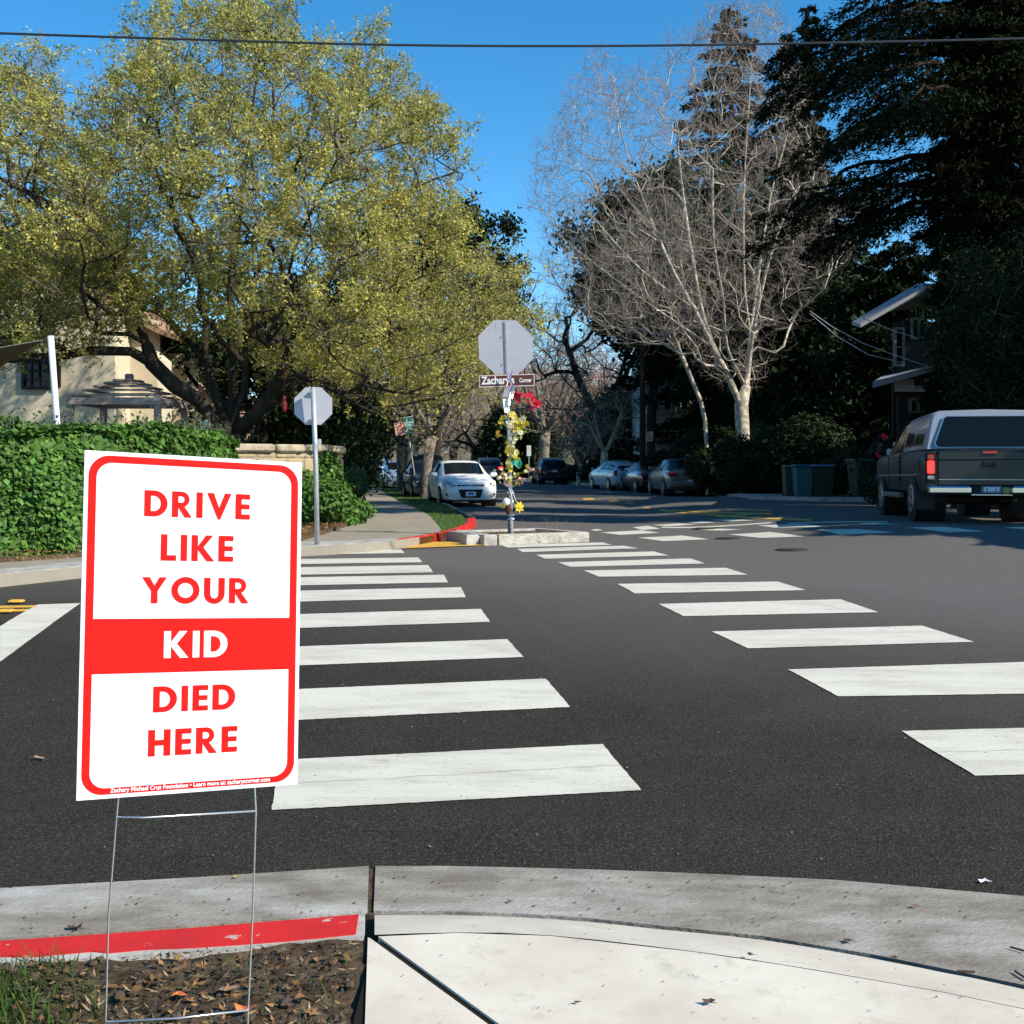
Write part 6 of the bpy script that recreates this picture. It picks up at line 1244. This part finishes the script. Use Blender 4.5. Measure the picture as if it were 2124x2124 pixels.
# --- evergreens behind the big tree
broadleaf('evergreen_tree', 'dark green tree with sky around its top behind the right edge of the big tree', gb_(905, 60), Hpx(425, 60), 5.6, rng, 260, M_ever, 26000, .27, low=.38, trunk_h=.4, spread=.3, twr=.012)
broadleaf('evergreen_tree', 'dark evergreen behind the stone wall under the big tree', gb_(560, 36), Hpx(560, 36), 3.6, rng, 220, M_ever, 22000, .22, low=.05, spread=.35)
broadleaf('evergreen_tree', 'dark evergreen behind the roof of the stucco house', gb_(60, 44), Hpx(420, 44), 6.0, rng, 260, M_ever, 24000, .3, low=.1, spread=.45)
broadleaf('evergreen_tree', 'dark evergreen far behind the left street trees', gb_(700, 48), Hpx(780, 48), 2.6, rng, 200, M_ever, 12000, .2, low=.0, spread=.3)
# --- plane trees on the left verge
def plane(label, px, d, Hp, Rr, lean, seed, rb=.36, leafn=0, twm=M_twig, th=.3):
    return broadleaf('street_tree', label, gb_(px, d), Hpx(Hp, d), Rr, rng, 200, M_leafY if leafn else None, leafn, .14, bark=M_barkplane, tw=twm, rbase=rb, lean=lean, low=th+.02, trunk_h=th, twp=3, twl=.8, twr=.012, step=.6, twsub=1, group='street trees along the left verge')
plane('thick dark street tree behind the leaning parking sign', 881, 42.5, 600, 3.4, (.5, 0), 1, .2, 2500)
plane('wide dark street trunk left of the leaning parking sign', 842, 52, 620, 3.8, (-.4, 0), 2, .42, 2500)
plane('leaning mottled street tree, third along the left verge', 806, 64, 680, 4.0, (1.5, 0), 3, .36)
plane('pale mottled street tree farthest along the left verge', 765, 78, 690, 4.6, (.3, 0), 4, .40)
# --- middle distance bare trees on the right side
rb_ = broadleaf('bare_tree', 'small bare tree with pale radiating twigs above the pale blue car', gb_(1251, 64), Hpx(770, 64), 2.6, rng, 160, None, 0, bark=M_barkpale, tw=M_twiggrey, rbase=.2, low=.32, trunk_h=.3, twp=4, twl=1.0, twr=.013, step=.5)
broadleaf('bare_tree', 'dark limbed bare tree left of the utility pole with spreading crown', gb_(1240, 72), Hpx(520, 72), 5.6, rng, 330, None, 0, bark=M_bark, tw=M_twiggrey, rbase=.42, low=.28, trunk_h=.28, twp=4, twl=1.1, twr=.014, step=.7)
broadleaf('bare_tree', 'small bare tree on the lit verge beside the black wagon', gb_(1200, 68), Hpx(860, 68), 1.8, rng, 110, None, 0, bark=M_barkpale, tw=M_twig, rbase=.13, low=.3, trunk_h=.3, twp=4, twl=.8, twr=.012, step=.4)
broadleaf('bare_tree', 'bare street tree above the black wagon', gb_(1128, 86), Hpx(620, 86), 5.2, rng, 300, None, 0, bark=M_barkplane, tw=M_twiggrey, rbase=.4, low=.25, trunk_h=.26, twp=4, twl=1.3, twr=.018, step=.8)
broadleaf('bare_tree', 'reddish twigged bare tree right of the stop sign', gb_(1200, 92), Hpx(690, 92), 5.0, rng, 300, None, 0, bark=M_bark, tw=mat('red_buds', (.40, .20, .16), .85), rbase=.35, low=.2, trunk_h=.22, twp=4, twl=1.4, twr=.02, step=.8)
# --- far trees closing the street: copies of two kinds
fa = broadleaf('bare_tree', 'far bare brown tree left of the stop sign, nearest of its row', gb_(985, 100), Hpx(700, 100), 5.5, rng, 280, None, 0, bark=M_bark, tw=mat('far_brown_twigs', (.40, .30, .21), .9), rbase=.4, low=.15, trunk_h=.2, twp=5, twl=1.5, twr=.022, step=.9, group='far bare trees closing the street')
fars = [(900, 105, 'far bare brown tree above the white hatchback'), (940, 125, 'far bare brown tree above the dark SUV'), (1050, 118, 'far bare brown tree behind the flowered post'), (1105, 130, 'far bare brown tree between the post and the black wagon'), (860, 128, 'far bare brown tree behind the leaning parking sign'), (820, 118, 'far bare brown tree above the light blue car'), (1160, 140, 'far bare brown tree behind the small lit verge tree'), (1000, 150, 'far bare brown tree on the axis of the street'), (770, 140, 'far bare brown tree behind the red brick house'), (1230, 130, 'far bare brown tree behind the pale blue car'), (1300, 125, 'far bare brown tree behind the white house gap'), (910, 170, 'most distant bare tree left of the street'), (1080, 175, 'most distant bare tree right of the street')]
for k, (px, d, lb__) in enumerate(fars):
    g = gb_(px, d); dup(fa, g, k*1.3, lb__, scale=(1+.004*(d-100))*(0.92+.16*((k*7)%5)/4))
fe = broadleaf('evergreen_tree', 'dark evergreen right of the SUV with red lights', gb_(1062, 96), Hpx(850, 96), 2.6, rng, 200, M_ever, 9000, .42, low=.0, trunk_h=.15, spread=.45, group='far evergreens beside the street')
for k, (px, d, s, lb__) in enumerate(((1105, 90, .8, 'dark evergreen behind the post flowers'), (740, 110, .8, 'far dark evergreen at the end of the left sidewalk'), (1290, 76, 1.0, 'dark evergreen above the maroon car'))):
    dup(fe, gb_(px, d), k*.9, lb__, scale=s)
# wooded hill far away that closes the view under the sky
hv = []; hx_ = np.linspace(-160, 160, 90); 
for i, x in enumerate(hx_): hv.append((x, 260, -2)); hv.append((x, 300, 12+9*math.exp(-((x-10)/60)**2)+1.5*math.sin(x*.2)+1.1*math.sin(x*.57))); hv.append((x, 420, 16+14*math.exp(-((x-10)/60)**2)+1.2*math.sin(x*.31)))
mb = MB(); mb.add(hv, [(i*3+j, (i+1)*3+j, (i+1)*3+j+1, i*3+j+1) for i in range(len(hx_)-1) for j in (0, 1)]); tag(part('hill', mb, mat('wooded_hill', (.16, .125, .095), .95, (.07, .075, .035), .25, 9, (.4, .6), bump=1.5, bscale=.35, spec=.05), smooth=True), kind='structure')
# utility pole
mb = MB(); g = gb_(1333, 57); mb.tube([g, (g[0], g[1], g[2]+9)], [.17, .13], 10); pt_ = thing('utility_pole', 'dark wooden utility pole behind the parked cars on the right', 'utility pole', g); part('pole', mb, M_barkred, pt_, True); mb = MB(); mb.box((g[0], g[1], g[2]+8.4), (1.9, .1, .12)); part('crossarm', mb, M_barkred, pt_)
# dark hedges behind the parked cars and under the conifers
broadleaf('evergreen_tree', 'low dark evergreen behind the bins between the cedar and the house', (13.2, 46, .1), 8.5, 3.2, rng, 180, M_ever, 16000, .25, low=.0, spread=.4)
for k, (px, d, r, n, lb__) in enumerate(((1385, 56.5, (3.2, 1.5, 1.25), 16000, 'dark hedge behind the beige and maroon cars'), (1500, 50, (2.6, 1.5, 1.9), 15000, 'dark shrub mass behind the foot of the bare tree'), (1555, 41.5, (1.5, .8, 1.35), 12000, 'dark shrub mass in front of the tall bare trunk'), (1487, 43.5, (1.1, .8, 1.2), 9000, 'dark shrub in front of the leaning pale trunk'), (1600, 45, (2.4, 1.4, 1.5), 14000, 'dark shrub mass between the bare tree and the bins'), (1700, 42, (2.4, 1.4, 1.9), 14000, 'dark shrub mass right behind the bins'), (1795, 39, (1.8, 1.3, 1.0), 9000, 'low dark shrub behind the pickup truck bonnet'), (1290, 64, (2.6, 1.4, 1.1), 10000, 'dark hedge behind the pale blue car'), (1210, 78, (3.2, 1.5, .8), 10000, 'dark hedge behind the verge beyond the pale blue car'), (1090, 92, (3.0, 1.6, .8), 9000, 'dark hedge behind the black wagon'), (2010, 31.2, (3.0, 1.0, 1.2), 12000, 'dark hedge before the shingle house porch at the right edge'))):
    x, y, z = gb_(px, d); bush('dark_hedge', lb__, (x, y+1.2, z+.05), r, rng, n, .15 if d < 60 else .2, M_ever, 9, 'hedge', 'dark hedges along the right side')
bush('bright_shrub', 'green lit shrub right of the bare tree trunk', (P(1592, 0, 46).x, 47, 1.6), (.9, .6, .9), rng, 5000, .12, M_shrub, 5); bush('bright_shrub', 'small pointed green shrub above the dark SUV', (P(1002, 0, 95).x, 95, .1), (.9, .7, 1.3), rng, 2500, .2, M_shrub, 4)
bush('yellow_shrub', 'yellow green shrubs above the navy car roof', (P(902, 0, 108).x, 108, .1), (2.2, 1, 1.2), rng, 4000, .2, M_leafY, 5)
# ================================================================== GRASS, LITTER AND SMALL THINGS
rng = np.random.default_rng(5)
def blades(n, poly, h0, hmin, hmax, w, name, m, dens=None, lean=.5):
    xs = [p.x for p in poly]; ys = [p.y for p in poly]; X = rng.uniform(min(xs), max(xs), n*3); Y = rng.uniform(min(ys), max(ys), n*3)
    k = inpoly([(p.x, p.y) for p in poly], X, Y)
    if dens is not None: k &= rng.random(len(X)) < dens(X, Y)
    X = X[k][:n]; Y = Y[k][:n]; m_ = len(X); h = rng.uniform(hmin, hmax, m_); a = rng.uniform(0, 6.28, m_); l = rng.random(m_)*lean*h
    B = np.stack([X, Y, zg(X, Y)+h0], 1); dx = np.cos(a); dy = np.sin(a); s = np.stack([-dy, dx, dx*0], 1)*w/2; M1 = B+np.stack([dx*l*.35, dy*l*.35, h*.6], 1); T = B+np.stack([dx*l, dy*l, h], 1)
    V = np.stack([B-s, B+s, M1+s*.8, M1-s*.8, T], 1).reshape(-1, 3); b = np.arange(m_)*5
    q = np.stack([b, b+1, b+2, b+3], 1); q2 = np.stack([b+3, b+2, b+4, b+4], 1); F_ = [tuple(r) for r in q]+[tuple(r[:3]) for r in q2]
    o = link(name, raw_mesh(name, V, F_, m)); return o
M_grass2 = mat('dirt_grass_blades', (.06, .11, .018), .7, randhue=.6, transl=.3, spec=.2)
dp = [Vector((-2.0, 1.6, 0)), Vector((G(748, 2124, H1).x-.01, 1.6, 0)), G(748, 1950, H1), G(400, 1976, H1), G(0, 2005, H1), G(-300, 2030, H1)]
tag(blades(13000, dp, .108, .02, .07, .004, 'grass', M_grass2, lambda X, Y: np.clip(1.15-(X+1.45)*1.9-(Y-2.55)*.9, .012, 1), lean=1.5), 'green grass tufts in the bare dirt by the red kerb', 'grass', kind='stuff')
M_dry = mat('dry_leaves', (.20, .105, .04), .8, randhue=.55, spec=.2); M_dry2 = mat('pale_straw', (.30, .22, .12), .85, randhue=.4); M_dkl = mat('dark_litter', (.03, .022, .016), .9, randhue=.5)
def litter(n, poly, size, m, name, label, z0=.114, up=1.2, asp=.55):
    xs = [p.x for p in poly]; ys = [p.y for p in poly]; X = rng.uniform(min(xs), max(xs), n*3); Y = rng.uniform(min(ys), max(ys), n*3); k = inpoly([(p.x, p.y) for p in poly], X, Y); X = X[k][:n]; Y = Y[k][:n]
    C = np.stack([X, Y, zg(X, Y)+z0+rng.uniform(.004, .018, len(X))], 1); v, f = leaves(C, size, rng, up, asp); o = link(name, raw_mesh(name, v, f, m)); tag(o, label, 'litter', kind='stuff'); return o
litter(1300, dp, .024, M_dry, 'leaf_litter', 'brown dry leaf bits scattered on the dirt'); litter(900, dp, .03, M_dry2, 'straw_litter', 'pale straw and twig bits on the dirt', asp=.18); litter(3200, dp, .014, M_dkl, 'dark_litter', 'dark rotting leaf bits on the dirt')
# pebbles and clods
mb = MB()
for k in range(110):
    while True:
        x = rng.uniform(-1.7, -.35); y = rng.uniform(2.3, 3.35)
        if inpoly([(p.x, p.y) for p in dp], np.array([x]), np.array([y]))[0]: break
    r = rng.uniform(.003, .018); mb.ball((x, y, .116+r*.3), r, 6, 0, (1, 1, .7), .4)
tag(part('pebbles', mb, mat('pebble_soil', (.06, .04, .025), .95, (.10, .07, .045), 40)), 'small clods and pebbles on the dirt', 'pebbles', kind='stuff')
def curl(label, px, py, r, m, name='fallen_leaf', h=H1, cat='leaf', n=7):
    p = G(px, py, h); mb = MB(); a0 = rng.uniform(0, 6.28); pts = []
    for k in range(n):
        a = a0+6.283*k/n; rr_ = r*(1 if k % 2 == 0 else .55)*rng.uniform(.8, 1.1); pts.append((p.x+math.cos(a)*rr_, p.y+math.sin(a)*rr_*.8, p.z+.006+rng.uniform(0, .5)*r))
    mb.add([(p.x, p.y, p.z+.008)]+pts, [(0, 1+k, 1+(k+1)%n) for k in range(n)]); mb.tube([(p.x, p.y, p.z+.008), (p.x+r, p.y-r*.4, p.z+.01)], .0012, 3); tag(part(name, mb, m), label, cat)
M_ol = mat('orange_leaf', (.62, .16, .04), .6); M_yl = mat('yellow_leaf', (.60, .42, .07), .6); M_bl = mat('brown_leaf', (.07, .045, .03), .8)
curl('bright orange leaf on the dirt beside the wire stake', 508, 2103, .035, M_ol, h=.118); curl('pale tan curled leaf on the dirt under the sign', 470, 2060, .035, M_dry2, h=.118); curl('yellow leaf near the red kerb', 581, 1975, .014, M_yl, h=.118); curl('tan leaf lying by the right wire leg', 625, 2075, .02, M_dry, h=.118); curl('orange leaf near the middle of the dirt', 372, 2070, .02, M_ol, h=.118); curl('small tan leaf near the left wire leg', 228, 2052, .02, M_dry, h=.118)
curl('brown crumpled leaf in the left gutter', 158, 1930, .03, M_bl, h=.01); curl('small yellow leaf in the left gutter', 488, 1824, .014, M_yl, h=.01)
curl('dark oval leaf on the white sidewalk', 1470, 2086, .018, M_bl); curl('brown leaf on the gutter below the right asphalt edge', 1760, 1957, .022, M_bl, h=.012); curl('dark crumpled bit at the foot of the white kerb edge', 1853, 1991, .014, M_bl, h=.012); curl('tan leaf on the right gutter', 1897, 1884, .014, M_dry, h=.012); curl('tiny dark speck leaf on the left part of the sidewalk', 1197, 2084, .009, M_bl); curl('white torn scrap on the asphalt near the right edge', 2042, 1832, .022, M_white, 'paper_scrap', 0, 'paper scrap'); curl('small dark leaf on the joint line of the sidewalk', 1555, 1986, .012, M_bl); curl('brown bit in the gutter right of the joint', 1057, 1874, .012, M_bl, h=.012)
curl('pale flattened scrap on the asphalt at left', 84, 1577, .035, M_dry2, 'paper_scrap', 0, 'paper scrap')
mb = MB()
for a, b in (((1985, 2014), (2022, 2016)), ((2095, 1964), (2124, 1972)), ((2105, 2014), (2130, 2030))): mb.tube([G(*a, .02), G(*b, .02)], .0035, 4)
tag(part('twigs_on_ground', mb, M_bl), 'thin dark twigs lying in the right gutter', 'twigs', kind='stuff')
# crumbs and specks over the gutter, sidewalk and asphalt
def specks(n, x0, x1, y0, y1, s, m, name, label, z0):
    X = rng.uniform(x0, x1, n); Y = rng.uniform(y0, y1, n); C = np.stack([X, Y, zg(X, Y)+z0+.003], 1); v, f = leaves(C, s, rng, 3, .8); tag(link(name, raw_mesh(name, v, f, m)), label, 'specks', kind='stuff')
specks(170, -.3, 2.2, 2.3, 3.25, .006, M_bl, 'dark_specks', 'dark specks on the sidewalk', .122); specks(260, -2, 2.4, 3.45, 3.95, .010, M_bl, 'gutter_specks', 'dark crumbs in the gutter', .014); specks(500, -4, 5, 4.1, 10, .010, M_dry2, 'asphalt_specks', 'pale chips on the asphalt', .004)
# rough dark lip of the asphalt along the gutter
EA = [G(x, y) for x, y in edge_a]; mb = MB(); ea = resample(EA, .02)
mb2 = MB()
for p in ea:
    if -2.6 < p.x < 3.2:
        r = rng.uniform(.006, .016); mb2.ball((p.x+rng.normal()*.006, p.y+.006+rng.normal()*.006, .006), r, 5, 0, (1.3, 1, .55), .5)
tag(part('asphalt_edge', mb2, mat('tar', (.012, .011, .01), .9)), kind='structure')
# verge grass on the far strip
lp = [Vector((p[0], p[1], 0)) for p in lawn]
tag(blades(26000, lp, .11, .03, .08, .014, 'lawn_grass', M_grass, None, .8), 'green lawn grass on the far verge strip', 'grass', kind='stuff')
vp = [G(1175, 1004), G(1230, 1004), G(1222, 994), G(1180, 994)]
pq = [Vector((p.x, p.y, 0)) for p in vp]; slab('verge_patch', pq, .14, M_grassbase, 1, .1, 'structure')
# thatch under the hedge: leaf litter on the mulch
mp = [Vector((p.x, p.y, 0)) for p in wl[1:8]]+[Vector((-5.2, 19, 0)), Vector((-9, 16.8, 0)), Vector((-14, 15.2, 0))]
litter(9000, mp, .05, M_dry, 'mulch_litter', 'brown leaf litter along the foot of the ivy', .19, 1.0, .4)
